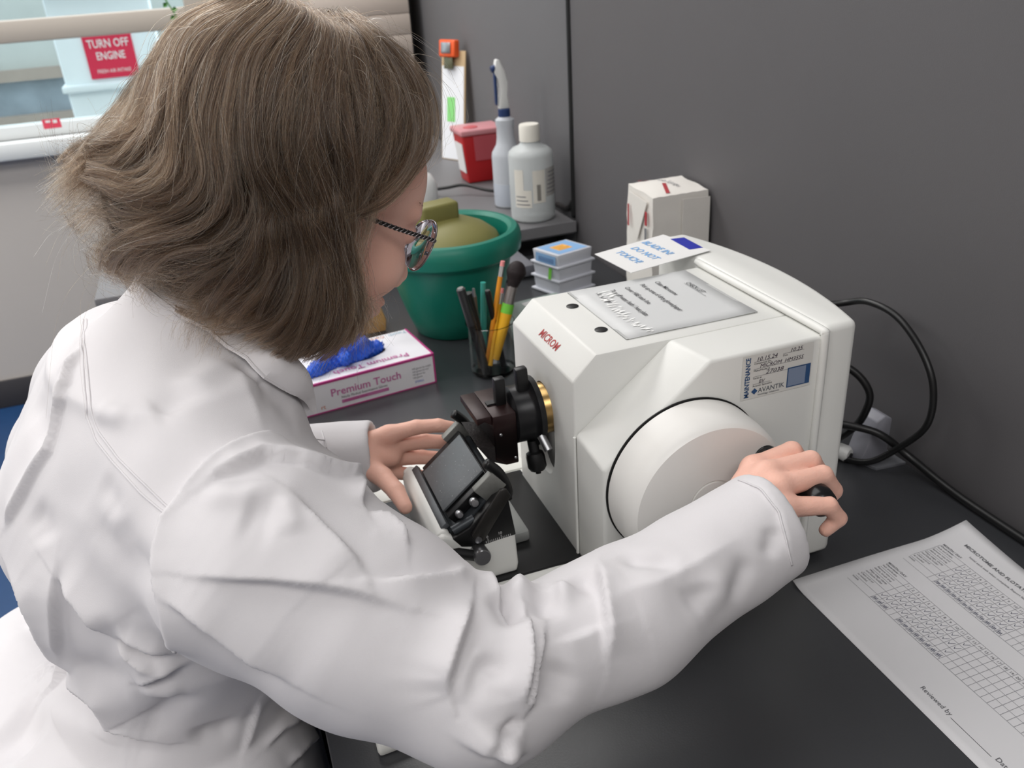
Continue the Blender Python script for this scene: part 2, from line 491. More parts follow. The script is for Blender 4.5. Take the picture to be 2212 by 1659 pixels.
# large handwheel on the near side with its grip
WC = Vector((-0.193, 0.0, 0.157))
hw = add('handwheel', G().lathe(WC, (0, -1, 0), [(0, 0), (0.081, 0.0), (0.0842, 0.003), (0.0838, 0.030), (0.0815, 0.046), (0.0775, 0.0500), (0.070, 0.0505), (0.024, 0.0505), (0.0235, 0.0490), (0.0225, 0.0490), (0.022, 0.0508), (0, 0.0508)], 96).g, mat('wheel_white', (226, 224, 220), 0.36, var=0.02, vscale=30), mt, smooth='auto')
add('gap_ring', G().lathe(WC, (0, -1, 0), [(0, 0.0012), (0.0855, 0.0012), (0.0855, 0.0002), (0, 0.0002)], 96).g, M_BLACK, mt)
HB = Vector((-0.1395, -0.0505, 0.1925))
hd = add('grip', G().lathe(HB, (0.015, -1, 0), [(0, 0), (0.0125, 0), (0.0135, 0.004), (0.0115, 0.010), (0.0105, 0.025), (0.0115, 0.045), (0.0135, 0.066), (0.0138, 0.078), (0.0115, 0.0865), (0.006, 0.0895), (0, 0.0897)], 28).g, mat('grip_black', (20, 20, 21), 0.22), hw, smooth=True)
# screw caps, lower foot hole, maker's name
for y in (0.1858, 0.1128):
    add('screw_cap', G().lathe((-0.2283, y, ZT - 0.001), (0, 0, 1), [(0, 0), (0.0068, 0), (0.0068, 0.0016), (0.006, 0.002), (0, 0.0018)], 24).g, M_BLACK, mt, smooth='auto')
add('screw_hole', G().lathe((-0.2803, 0.030, 0.045), (-1, 0, 0), [(0, -.001), (0.0065, -.001), (0.0065, 0.0012), (0, 0.0012)], 20).g, M_BLACK, mt)
slope = (Vector((-0.2585, 0, ZT)) - Vector((XFR, 0, zf)))
M_RED = mat('red_print', (176, 60, 58), 0.5)
o_ = Vector((XFR, 0, zf)) + slope * 0.30
lettering('MICROM', 0.0125, (o_.x, 0.1685, o_.z), (0, -1, 0), slope, M_RED, mt, squeeze=0.98, shear=0.12, bold=0.00015)

# specimen head: brass collar, black ball joint, brown clamp, levers and a knob
AX = Vector((0, 0.143, 0.186))
def onax(x):
    return (x, AX.y, AX.z)
add('collar', G().lathe(onax(-0.285), (-1, 0, 0), [(0, -0.02), (0.028, -0.02), (0.028, 0.008), (0.026, 0.011), (0, 0.011)], 40).g, M_BRASS, mt, smooth='auto')
hdp = add('orienting_head', G().lathe(onax(-0.294), (-1, 0, 0), [(0, 0), (0.038, 0), (0.0385, 0.003), (0.0385, 0.006), (0.033, 0.008), (0.031, 0.011), (0.031, 0.028), (0.027, 0.031), (0, 0.031)], 48).g, M_BLACKM, mt, smooth='auto')
add('locking_lever', G().obox((-0.3085, 0.138, 0.2250), [(1, 0, 0.05), (0, 1, 0), (-.05, 0, 1)], (0.0065, 0.005, 0.0165)).g, M_BLACK, hdp, bevel=0.002)
add('clamp_knob', G().lathe((-0.304, 0.128, 0.158), (0.05, -0.25, -1), [(0, 0), (0.006, 0), (0.006, 0.012), (0.0095, 0.014), (0.0105, 0.018), (0.0105, 0.030), (0.008, 0.034), (0.003, 0.0345), (0.003, 0.038), (0, 0.038)], 10).g, M_BLACK, hdp, smooth='auto')
add('clamp_pin', G().cyl((-0.300, 0.110, 0.172), (-0.297, 0.098, 0.160), 0.0045).g, M_STEEL, hdp, smooth='auto')
cl = G()
cl.box((-0.350, 0.115, 0.160), (-0.3245, 0.180, 0.2035))
cl.prism([(-0.350, 0.115, 0.160), (-0.3245, 0.115, 0.160), (-0.3245, 0.115, 0.143), (-0.338, 0.115, 0.143), (-0.350, 0.115, 0.152)], (0, 0.065, 0))
cla = add('specimen_clamp', cl.g, M_BROWN, mt, bevel=0.0015)
add('clamp_lip', G().prism([(-0.350, 0.118, 0.2035), (-0.366, 0.118, 0.2035), (-0.366, 0.118, 0.1955), (-0.358, 0.118, 0.198), (-0.350, 0.118, 0.192)], (0, 0.06, 0)).g, M_BROWN, cla, bevel=0.001)
add('clamp_jaw', G().prism([(-0.350, 0.116, 0.168), (-0.368, 0.116, 0.172), (-0.356, 0.116, 0.152), (-0.338, 0.116, 0.143)], (0, 0.060, 0)).g, mat('waxy_black', (38, 34, 34), 0.45, var=0.8, vscale=300, bump=0.6, bscale=300), cla)
add('clamp_lever', G().box((-0.3385, 0.136, 0.203), (-0.3270, 0.146, 0.2335)).g, M_BLACK, cla, bevel=0.0015)
add('clamp_pad', G().box((-0.3475, 0.140, 0.2035), (-0.332, 0.148, 0.2055)).g, M_BLACK, cla)
for x, z in ((-0.3425, 0.181), (-0.328, 0.150)):
    add('screw', G().lathe((x, 0.115, z), (0, -1, 0), [(0, 0), (0.0018, 0), (0.0016, 0.0008), (0, 0.001)], 12).g, M_STEEL, cla, smooth=True)

# maintenance sticker on the near side (a blank navy square stands where its square code was)
LX, LZ, LW_, LH_ = -0.1350, 0.2265, 0.0795, 0.0468
lb = add('sticker', G().quad((LX, -0.0006, LZ), (LX + LW_, -0.0006, LZ), (LX + LW_, -0.0006, LZ + LH_), (LX, -0.0006, LZ + LH_)).g, mat('sticker_pale', (214, 213, 208), 0.35), mt)
M_NAVY = mat('navy_print', (42, 78, 122), 0.5)
M_PEN = mat('pen_ink', (62, 48, 66), 0.6)
M_SLATE = mat('slate_print', (82, 88, 98), 0.5)
def st(s, size, x, z, m=M_INK, **k):
    lettering(s, size, (LX + x, -0.0006, LZ + z), (1, 0, 0), (0, 0, 1), m, lb, **k)
lettering('MAINTENANCE', 0.0074, (LX + 0.0085, -0.0006, LZ + 0.0020), (0, 0, 1), (-1, 0, 0), M_NAVY, lb, bold=0.00016, squeeze=0.82)
for x, z, l in ((0.0125, 0.0388, 0.026), (0.0445, 0.0410, 0.024), (0.0125, 0.0312, 0.056), (0.0125, 0.0232, 0.060), (0.0125, 0.0150, 0.020)):
    a = Vector((LX + x, -0.0009, LZ + z))
    add('rule', G().quad(a, a + Vector((l, 0, 0)), a + Vector((l, 0, 0.0003)), a + Vector((0, 0, 0.0003))).g, M_PENCIL, lb)
st('10.15.24', 0.0062, 0.0145, 0.0393, M_PEN, shear=0.25, squeeze=1.1)
st('10.25', 0.0056, 0.0520, 0.0414, M_PEN, shear=0.25, squeeze=1.15)
st('MICROM  HM355S', 0.0056, 0.0190, 0.0318, M_PEN, shear=0.25, squeeze=1.1)
st('27038', 0.0062, 0.0260, 0.0238, M_PEN, shear=0.25, squeeze=1.3)
st('BV', 0.0054, 0.0190, 0.0155, M_PEN, shear=0.25)
for s_, x, z in (('Completed On', 0.0125, 0.0363), ('Due', 0.0445, 0.0385), ('Make/Model #', 0.0125, 0.0287), ('Serial #', 0.0125, 0.0207), ('Avantik Specialist', 0.0125, 0.0124)):
    st(s_, 0.0027, x, z, squeeze=1.15)
st('AVANTIK', 0.0072, 0.0190, 0.0052, M_SLATE, squeeze=0.98)
st('histology solutions', 0.0027, 0.0190, 0.0022, M_SLATE, squeeze=1.2)
d_ = Vector((LX + 0.0150, -0.0009, LZ + 0.0075))
add('logo', G().quad(d_ + Vector((-.0036, 0, 0)), d_ + Vector((0, 0, -.0034)), d_ + Vector((.0036, 0, 0)), d_ + Vector((0, 0, .0034))).g, M_NAVY, lb)
q_ = Vector((LX + 0.0515, -0.0009, LZ + 0.0030))
add('code_panel', G().quad(q_, q_ + Vector((0.0265, 0, 0)), q_ + Vector((0.0265, 0, 0.0215)), q_ + Vector((0, 0, 0.0215))).g, M_NAVY, lb)
q_ += Vector((0.0010, -0.0002, 0.0012))
add('code_blank', G().quad(q_, q_ + Vector((0.0200, 0, 0)), q_ + Vector((0.0200, 0, 0.0192)), q_ + Vector((0, 0, 0.0192))).g, mat('code_grey', (126, 140, 164), 0.5), lb)

# ------------------------------------------------------------------ knife holder on the base plate
kh = thing('knife_holder', 'white and black knife holder in front of the specimen clamp', 'knife holder', (-0.39, 0.13, ZP + 0.003))
zb = ZP + 0.003
def side(y0, pts, d, m, name, parent=kh, **k):
    return add(name, G().prism([(x, y0, z) for x, z in pts], (0, d, 0)).g, m, parent, **k)
# white cradle: near cheek, far cheek, tall left flank
ck = [(-0.432, zb), (-0.353, zb), (-0.351, 0.060), (-0.3525, 0.1000), (-0.358, 0.1020), (-0.372, 0.0985), (-0.392, 0.0965), (-0.408, 0.1010), (-0.4195, 0.1130), (-0.427, 0.1165), (-0.434, 0.112)]
kb = side(0.058, ck, 0.012, M_WHITE, 'cradle', bevel=0.003, seg=3)
side(0.192, ck, 0.012, M_WHITE, 'cradle', bevel=0.003, seg=3)
side(0.064, [(-0.434, zb), (-0.420, zb), (-0.4185, 0.1135), (-0.4235, 0.1185), (-0.430, 0.1165), (-0.4365, 0.108)], 0.134, M_WHITE, 'flank', bevel=0.003, seg=3)
add('foot_slab', G().box((-0.415, 0.100, zb), (-0.322, 0.190, zb + 0.014)).g, mat('satin_aluminium', (168, 170, 168), 0.4, metal=0.4), kh, bevel=0.004)
# black segment seated in the cradle with its angle scale
seg = side(0.0575, [(-0.352, 0.0965), (-0.372, 0.0955), (-0.392, 0.0935), (-0.410, 0.0990), (-0.418, 0.111), (-0.400, 0.118), (-0.372, 0.145), (-0.3585, 0.150)], 0.010, M_BLACK, 'segment', bevel=0.0012)
side(0.070, [(-0.352, 0.092), (-0.415, 0.094), (-0.418, 0.112), (-0.400, 0.118), (-0.372, 0.146), (-0.3585, 0.150)], 0.122, mat('holder_grey', (62, 66, 70), 0.4, metal=0.3, var=0.15, vscale=80), 'segment', bevel=0.002)
tk = G()
for i in range(14):
    x = -0.3845 + i * 0.0020
    z = 0.0960 + 0.0001 * i
    h = 0.005 if i in (1, 8) else 0.0025
    tk.quad((x, 0.0572, z), (x + 0.0005, 0.0572, z), (x + 0.0005, 0.0572, z + h), (x, 0.0572, z + h))
add('scale_marks', tk.g, M_PAPER, seg)
lettering('0', 0.0045, (-0.3840, 0.0575, 0.1020), (1, 0, 0), (0, 0, 1), M_PAPER, seg, lift=0.0006)
lettering('10', 0.0045, (-0.3715, 0.0575, 0.1028), (1, 0, 0), (0, 0, 1), M_PAPER, seg, lift=0.0006)
# tilted pressure plate
a_, b_ = Vector((-0.4165, 0, 0.1235)), Vector((-0.3715, 0, 0.1600))
e_ = (b_ - a_).normalized()
n_ = Vector((-e_.z, 0, e_.x))
pp = G().prism([a_ + Vector((0, 0.088, 0)), b_ + Vector((0, 0.088, 0)), b_ + Vector((0, 0.168, 0)), a_ + Vector((0, 0.168, 0))], n_ * 0.003)
add('pressure_plate', pp.g, mat('dusty_plate', (96, 99, 102), 0.45, metal=0.3, var=0.12, vscale=220), kh, bevel=0.0008)
fl = G()
random.seed(9)
for k in range(60):
    q = a_.lerp(b_, random.uniform(.05, .95)) + Vector((0, random.uniform(0.090, 0.166), 0)) + n_ * 0.0032
    w_ = random.uniform(0.0002, 0.0007)
    fl.quad(q, q + e_ * w_, q + e_ * w_ + Vector((0, w_, 0)), q + Vector((0, w_ * .6, 0)))
add('wax_flecks', fl.g, M_PAPER, kh, kind='stuff')
add('plate_bed', G().prism([a_ - n_ * 0.012 + Vector((0, 0.078, 0)), b_ - n_ * 0.010 + Vector((0, 0.078, 0)), b_ - n_ * .001 + Vector((0, 0.078, 0)), a_ - n_ * .001 + Vector((0, 0.078, 0))], (0, 0.104, 0)).g, M_BLACKM, kh, bevel=0.001)
add('bed_strip', G().obox((-0.4215, 0.130, 0.1185), [e_, (0, 1, 0), n_], (0.004, 0.060, 0.003)).g, M_GREYM, kh, bevel=0.001)
# finger guards at both ends of the blade
for y in (0.075, 0.188):
    gd = add('finger_guard', G().tube(spline([(-0.3735, y, 0.1785), (-0.3690, y, 0.1740), (-0.3600, y, 0.1625), (-0.3525, y, 0.1440), (-0.3525, y, 0.1300)], 4), [0.0028] + [0.0054] * 14 + [0.0044] * 2, 10).g, M_BLACK, kh, smooth=True)
    add('guard_plate', G().obox((-0.3715, y - 0.001, 0.1510), [e_, (0, 1, 0), n_], (0.013, 0.0045, 0.0115)).g, mat('guard_steel', (138, 138, 134), 0.45, metal=0.4, var=0.15, vscale=200), kh, bevel=0.0012)
# clamping arm from the apex down to its pivot, with a round pivot pin
add('clamp_arm', G().prism([(-0.400, 0.0575, 0.112), (-0.3945, 0.0575, 0.1015), (-0.387, 0.0575, 0.1035), (-0.3560, 0.0575, 0.1480), (-0.3600, 0.0575, 0.1570), (-0.3660, 0.0575, 0.1570)], (0, -0.005, 0)).g, mat('arm_dark', (48, 46, 44), 0.35, metal=0.4), kh, bevel=0.0012)
add('pivot_pin', G().lathe((-0.3935, 0.0530, 0.1065), (0, -1, 0), [(0, 0), (0.0038, 0), (0.0036, 0.0018), (0, 0.0024)], 20).g, M_STEEL, kh, smooth='auto')
for x, y, z, r in ((-0.4055, 0.0745, 0.1275, 0.004), (-0.389, 0.0745, 0.137, 0.005)):
    add('clamp_screw', G().lathe((x, y, z), (0, -1, 0.3), [(0, 0), (r, 0), (r, 0.005), (r * .7, 0.007), (0, 0.0072)], 18).g, M_STEEL, kh, smooth='auto')
add('cross_bar', G().cyl((-0.415, 0.067, 0.1140), (-0.392, 0.067, 0.1225), 0.0052, n=16).g, mat('holder_grey', (62, 66, 70), 0.4, metal=0.3), kh, smooth='auto')
# locking lever along the near cheek
lv = add('locking_lever', G().tube([(-0.4480, 0.050, 0.1025), (-0.415, 0.050, 0.0985), (-0.386, 0.050, 0.0835)], [0.0050, 0.0055, 0.0058], 12).g, M_BLACK, kh, smooth='auto')
add('lever_knob', G().lathe((-0.3935, 0.057, 0.0895), (0, -1, 0.2), [(0, 0), (0.0088, 0), (0.0088, 0.016), (0.0075, 0.018), (0, 0.0182)], 24).g, M_STEEL, lv, smooth='auto')
add('far_lever', G().tube([(-0.432, 0.150, 0.066), (-0.452, 0.150, 0.064)], 0.006, 10).g, M_BLACK, kh, smooth='auto')
# ------------------------------------------------------------------ sheets on the microtome
def grid_sheet(o, ux, uy, w, h, nx, ny, zf, th=0.0004):
    """A thin sheet with its own thickness: ZF(s, t) lifts the point at s along UX, t along UY."""
    o, ux, uy = Vector(o), Vector(ux).normalized(), Vector(uy).normalized()
    v, f = [], []
    for lay in (0, 1):
        for j in range(ny + 1):
            for i in range(nx + 1):
                p = o + ux * (w * i / nx) + uy * (h * j / ny)
                v.append(p + Vector((0, 0, zf(i / nx, j / ny) + lay * th)))
    n = (nx + 1) * (ny + 1)
    for j in range(ny):
        for i in range(nx):
            a = j * (nx + 1) + i
            q = (a, a + 1, a + nx + 2, a + nx + 1)
            f += [q[::-1], tuple(k + n for k in q)]
    rim = list(range(nx)) + [nx + j * (nx + 1) for j in range(ny)] + [n - 1 - i for i in range(nx)] + [n - nx - 1 - j * (nx + 1) for j in range(ny)]
    for a, b_ in zip(rim, rim[1:] + rim[:1]):
        f.append((a, b_, b_ + n, a + n))
    return v, f
cs = thing('checklist_sheet', 'laminated checklist with black text on top of the microtome', 'sheet', (-0.14, 0.15, ZT))
add('sheet', grid_sheet((-0.2175, 0.0775, ZT + 0.0006), (1, 0, 0), (0, 1, 0), 0.151, 0.1475, 8, 8, lambda s, t: 0.0006 * math.sin(5 * s + 3 * t) ** 2), M_LAMINATE, cs, smooth=True)
zt = ZT + 0.0022
for x_ in (-0.2175, -0.0695):
    add('border', G().box((x_, 0.0775, ZT + 0.0004), (x_ + 0.003, 0.225, ZT + 0.0012)).g, mat('laminate_edge', (190, 191, 190), 0.2), cs)
for s_, x, y, h in (('CHECK LIST', -0.089, 0.186, 0.0085), ('Clean Microtome', -0.118, 0.205, 0.0085), ('Pick up area of dirty gloves/paper', -0.1365, 0.2055, 0.0085), ('Cover H&E stain line', -0.156, 0.2055, 0.0085), ('Turn off water bath / heat plate', -0.174, 0.2055, 0.0085), ('Turn off light', -0.192, 0.2055, 0.0085)):
    lettering(s_, h, (x, y, zt - 0.0004), (0, -1, 0), (1, 0, 0), M_INK, cs, squeeze=0.78, bold=0.00008)
add('underline', G().quad((-0.0905, 0.186, zt), (-0.0905, 0.139, zt), (-0.0901, 0.139, zt), (-0.0901, 0.186, zt)).g, M_INK, cs)
# white scratches where the laminate has been rubbed through
random.seed(11)
sc_ = G()
for k in range(64):
    t = k / 63
    y = 0.205 - 0.12 * t + random.uniform(-0.004, 0.004)
    x = -0.181 - 0.012 * math.sin(2.4 * t) + random.uniform(-0.007, 0.007) * (1 - 0.4 * t)
    l, w_ = random.uniform(0.005, 0.016) * (1 - 0.4 * t), random.uniform(0.0012, 0.003)
    a = random.uniform(-0.5, 0.5) + 0.1
    d = Vector((math.cos(a), math.sin(a) * 0.6, 0)) * l / 2
    p = Vector((x, y, zt + 0.0001 + 0.000004 * k))
    q = Vector((-d.y, d.x, 0)).normalized() * w_ / 2
    sc_.raw([p - d, p - d * 0.3 + q, p + d, p - d * 0.2 - q], [(0, 3, 2, 1)])
add('scratches', sc_.g, mat('scratch_white', (246, 246, 244), 0.6), cs)

bc = thing('warning_card', 'white card reading BLADE IN DO NOT TOUCH held by blue tape', 'card', (-0.085, 0.275, 0.2862))
c0, c1, c2, c3 = Vector((-0.1445, 0.3085, 0.2865)), Vector((-0.0345, 0.3355, 0.2865)), Vector((-0.0165, 0.2505, 0.2865)), Vector((-0.137, 0.2255, 0.2865))
d_ = Vector((0, 0, 0.0008))
add('card', G().prism([c0, c3, c2, c1], d_).g, M_PAPER, bc)
add('tape', G().prism([(-0.0365, 0.3130, 0.2875), (-0.0375, 0.2650, 0.2875), (-0.0190, 0.2630, 0.2870), (-0.0180, 0.3115, 0.2870)], (0, 0, 0.0003)).g, mat('tape_blue', (34, 44, 158), 0.45), bc)
tx = (c3 - c0).normalized()
ty = (c1 - c0).normalized()
M_LBLUE = mat('light_blue_ink', (122, 172, 222), 0.6)
for s_, a, b_ in (('BLADE IN!', 0.006, 0.071), ('DO NOT', 0.014, 0.047), ('TOUCH!', 0.013, 0.023)):
    lettering(s_, 0.0150, c0 + tx * a + ty * b_ + d_, tx, ty, M_LBLUE, bc, bold=0.0003, squeeze=0.88)

# ------------------------------------------------------------------ glove box and the gloves in it
gx = Vector((0.9914, 0.1305, 0))
gy = Vector((-0.1305, 0.9914, 0))
gz = Vector((0, 0, 1))
g0 = Vector((-0.2885, 0.6262, 0)) - gx * 0.24          # near left bottom corner
GH, GD = 0.0515, 0.124
M_CARD = mat('carton_white', (226, 224, 228), 0.6)
M_MAG = mat('magenta_print', (176, 52, 122), 0.55)
M_MAGL = mat('magenta_tint', (190, 110, 158), 0.55)
gb = thing('glove_box', 'white glove carton with magenta edges beside the green bucket', 'box', tuple(g0 + gx * 0.12 + gy * 0.06))
def gp(a, b_, c):
    return g0 + gx * a + gy * b_ + gz * c
# carton walls, and a lid with an oval mouth
add('carton', G().prism([gp(0, 0, 0), gp(0.24, 0, 0), gp(0.24, GD, 0), gp(0, GD, 0)], (0, 0, 0.001)).prism([gp(0, 0, 0), gp(0.24, 0, 0), gp(0.24, 0, GH), gp(0, 0, GH)], gy * 0.0012).prism([gp(0, GD, 0), gp(0, GD, GH), gp(0.24, GD, GH), gp(0.24, GD, 0)], gy * -0.0012).prism([gp(0, 0, 0), gp(0, 0, GH), gp(0, GD, GH), gp(0, GD, 0)], gx * 0.0012).prism([gp(0.24, 0, 0), gp(0.24, GD, 0), gp(0.24, GD, GH), gp(0.24, 0, GH)], gx * -0.0012).g, M_CARD, gb)
bm = bmesh.new()
oc = [bm.verts.new(gp(a, b_, GH)) for a, b_ in ((0, 0), (0.24, 0), (0.24, GD), (0, GD))]
oe = [bm.edges.new((oc[i], oc[(i + 1) % 4])) for i in range(4)]
ov = [bm.verts.new(gp(0.117 + 0.064 * math.cos(2 * PI * k / 36), 0.066 + 0.026 * math.sin(2 * PI * k / 36), GH)) for k in range(36)]
oe += [bm.edges.new((ov[k], ov[(k + 1) % 36])) for k in range(36)]
bmesh.ops.triangle_fill(bm, use_beauty=True, edges=oe)
bmesh.ops.recalc_face_normals(bm, faces=bm.faces)
bmesh.ops.solidify(bm, geom=bm.faces[:], thickness=0.0008)
add('lid', bm, M_CARD, gb)
st_ = G()
e = 0.0004
st_.prism([gp(-e, -e, GH - 0.0035), gp(0.24, -e, GH - 0.0035), gp(0.24, -e, GH + e), gp(-e, -e, GH + e)], gy * 0.0035)
st_.prism([gp(-e, -e, 0), gp(0.24, -e, 0), gp(0.24, -e, 0.002), gp(-e, -e, 0.002)], gy * 0.001)
st_.prism([gp(0.2375, -e, 0), gp(0.24 + e, -e, 0), gp(0.24 + e, -e, GH + e), gp(0.2375, -e, GH + e)], gy * 0.001)
st_.prism([gp(0.2375, 0, GH), gp(0.24 + e, 0, GH), gp(0.24 + e, GD, GH), gp(0.2375, GD, GH)], gz * 0.0009)
add('edge_print', st_.g, M_MAG, gb)
def gtext(s, h, a, c, m, **k):
    lettering(s, h, gp(a, 0, c), gx, gz, m, gb, **k)
gtext('Premium Touch', 0.0180, 0.064, 0.0240, M_MAGL, squeeze=1.0, bold=0.0003)
gtext('Nitrile Medical Examination Gloves', 0.0062, 0.080, 0.0165, M_INK, squeeze=0.86)
add('band', G().prism([gp(0.080, -e, 0.0085), gp(0.158, -e, 0.0085), gp(0.158, -e, 0.0140), gp(0.080, -e, 0.0140)], gy * 0.0005).g, M_MAGL, gb)
gtext('POWDER FREE', 0.0048, 0.084, 0.0096, M_MAG, squeeze=1.2, lift=0.0008)
gtext('SMALL', 0.0056, 0.203, 0.0085, mat('blue_print', (60, 90, 190), 0.5))
for k in range(4):
    gtext('100 gloves by weight'[: 20 - 3 * k], 0.0050, 0.200, 0.0320 - 0.0052 * k, M_PENCIL, squeeze=0.8)
gtext('rt', 0.0105, 0.0455, 0.0065, mat('orange_print', (206, 120, 80), 0.5))
lettering('Premium Touch', 0.0190, gp(0.205, 0.027, GH + 0.0008), -gx, -gy, M_MAGL, gb, squeeze=1.02, bold=0.0003)
lettering('Touch', 0.0125, gp(0.236, 0.116, GH + 0.0008), -gx, -gy, mat('aqua_print', (120, 170, 190), 0.5), gb)
lettering('Care', 0.0125, gp(0.196, 0.116, GH + 0.0008), -gx, -gy, mat('orange_print', (206, 120, 80), 0.5), gb)

# ------------------------------------------------------------------ sculpting by distance fields (gloves, bristles, person)
def cap(p, a, b_, ra, rb):
    """Distance to a round cone from A to B."""
    a, b_ = np.asarray(a, float), np.asarray(b_, float)
    ab = b_ - a
    t = np.clip(((p - a) @ ab) / (ab @ ab), 0, 1)
    return np.linalg.norm(p - a - t[:, None] * ab, axis=1) - (ra + (rb - ra) * t)
def ell(p, c, r, R=None):
    """Approximate distance to an ellipsoid with radii R along the rows of the rotation R."""
    q = p - np.asarray(c, float)
    if R is not None:
        q = q @ np.asarray(R, float).T
    r = np.asarray(r, float)
    k0 = np.linalg.norm(q / r, axis=1)
    k1 = np.linalg.norm(q / (r * r), axis=1) + 1e-9
    return k0 * (k0 - 1.0) / k1
def smin(a, b_, k):
    h = np.clip(0.5 + 0.5 * (b_ - a) / k, 0, 1)
    return b_ + (a - b_) * h - k * h * (1 - h)
def smax(a, b_, k):
    return -smin(-a, -b_, k)
def chain(p, pts, rad, k=None):
    d = None
    for i in range(len(pts) - 1):
        c = cap(p, pts[i], pts[i + 1], rad[i], rad[i + 1])
        d = c if d is None else (np.minimum(d, c) if k is None else smin(d, c, k))
    return d
def surface_nets(fn, lo, hi, h, B=8):
    """Mesh the zero level of FN inside the box LO..HI with cells of size H, looking only near the surface."""
    lo, hi = np.asarray(lo, float), np.asarray(hi, float)
    nb = np.ceil((hi - lo) / (h * B)).astype(int)
    bi = np.stack(np.meshgrid(*[np.arange(k) for k in nb], indexing='ij'), -1).reshape(-1, 3)
    cen = lo + (bi + 0.5) * B * h
    d = np.concatenate([fn(cen[i:i + 200000]) for i in range(0, len(cen), 200000)])
    bi = bi[np.abs(d) < B * h * 0.87 * 1.35 + 2 * h]
    n1 = B + 1
    off = np.stack(np.meshgrid(*[np.arange(n1)] * 3, indexing='ij'), -1).reshape(-1, 3)
    N = nb * B + 2
    key = lambda ijk: (ijk[..., 0] * N[1] + ijk[..., 1]) * N[2] + ijk[..., 2]
    VK, VP, EK = [], [], {0: [], 1: [], 2: []}
    cc = np.array([(i, j, k) for i in (0, 1) for j in (0, 1) for k in (0, 1)])
    ed = [(a, b_) for a in range(8) for b_ in range(a + 1, 8) if np.abs(cc[a] - cc[b_]).sum() == 1]
    step = max(1, 400000 // n1 ** 3)
    for s in range(0, len(bi), step):
        blk = bi[s:s + step]
        ijk = blk[:, None, :] * B + off[None]
        val = fn((lo + ijk.reshape(-1, 3) * h)).reshape(-1, n1, n1, n1)
        ijk = ijk.reshape(-1, n1, n1, n1, 3)
        sg = val < 0
        c8 = np.stack([val[:, i:i + B, j:j + B, k:k + B] for i, j, k in cc], -1)
        s8 = c8 < 0
        m = s8.any(-1) & ~s8.all(-1)
        base = ijk[:, :B, :B, :B][m]
        c8, s8 = c8[m], s8[m]
        acc, cnt = np.zeros((len(base), 3)), np.zeros(len(base))
        for a, b_ in ed:
            x = s8[:, a] != s8[:, b_]
            t = np.where(x, c8[:, a] / np.where(x, c8[:, a] - c8[:, b_], 1), 0)
            acc += np.where(x[:, None], cc[a] + t[:, None] * (cc[b_] - cc[a]), 0)
            cnt += x
        VK.append(key(base))
        VP.append(lo + (base + acc / cnt[:, None]) * h)
        for ax in range(3):
            e_ = np.eye(3, dtype=int)[ax]
            s0 = sg[:, :B, :B, :B]
            s1 = sg[:, e_[0]:B + e_[0], e_[1]:B + e_[1], e_[2]:B + e_[2]]
            x = s0 != s1
            EK[ax].append((ijk[:, :B, :B, :B][x], s0[x]))
    VK, VP = np.concatenate(VK), np.concatenate(VP)
    o = np.argsort(VK)
    VK, VP = VK[o], VP[o]
    F = []
    for ax in range(3):
        ij = np.concatenate([e_[0] for e_ in EK[ax]])
        inside = np.concatenate([e_[1] for e_ in EK[ax]])
        u, v = np.eye(3, dtype=int)[(ax + 1) % 3], np.eye(3, dtype=int)[(ax + 2) % 3]
        q = np.stack([key(ij - u - v), key(ij - v), key(ij), key(ij - u)], 1)
        idx = np.searchsorted(VK, q).clip(0, len(VK) - 1)
        ok = (VK[idx] == q).all(1)
        idx, inside = idx[ok], inside[ok]
        idx[~inside] = idx[~inside][:, ::-1]
        F.append(idx)
    return VP, np.concatenate(F)
def fast_mesh(name, V, F, m, parent, smooth=True):
    off = base_of(parent) if parent is not None else Vector((0, 0, 0))
    V = np.asarray(V, np.float32) - np.array(off, np.float32)
    F = np.asarray(F, np.int32)
    me = bpy.data.meshes.new(name)
    me.vertices.add(len(V))
    me.vertices.foreach_set('co', V.ravel())
    k = F.shape[1]
    me.loops.add(F.size)
    me.loops.foreach_set('vertex_index', F.ravel())
    me.polygons.add(len(F))
    me.polygons.foreach_set('loop_start', np.arange(0, F.size, k, dtype=np.int32))
    me.update(calc_edges=True)
    me.validate()
    if smooth:
        me.shade_smooth()
    me.materials.append(m)
    o = link(name, me)
    if parent is not None:
        o.parent = parent
        BASE[o] = base_of(parent)
    return o

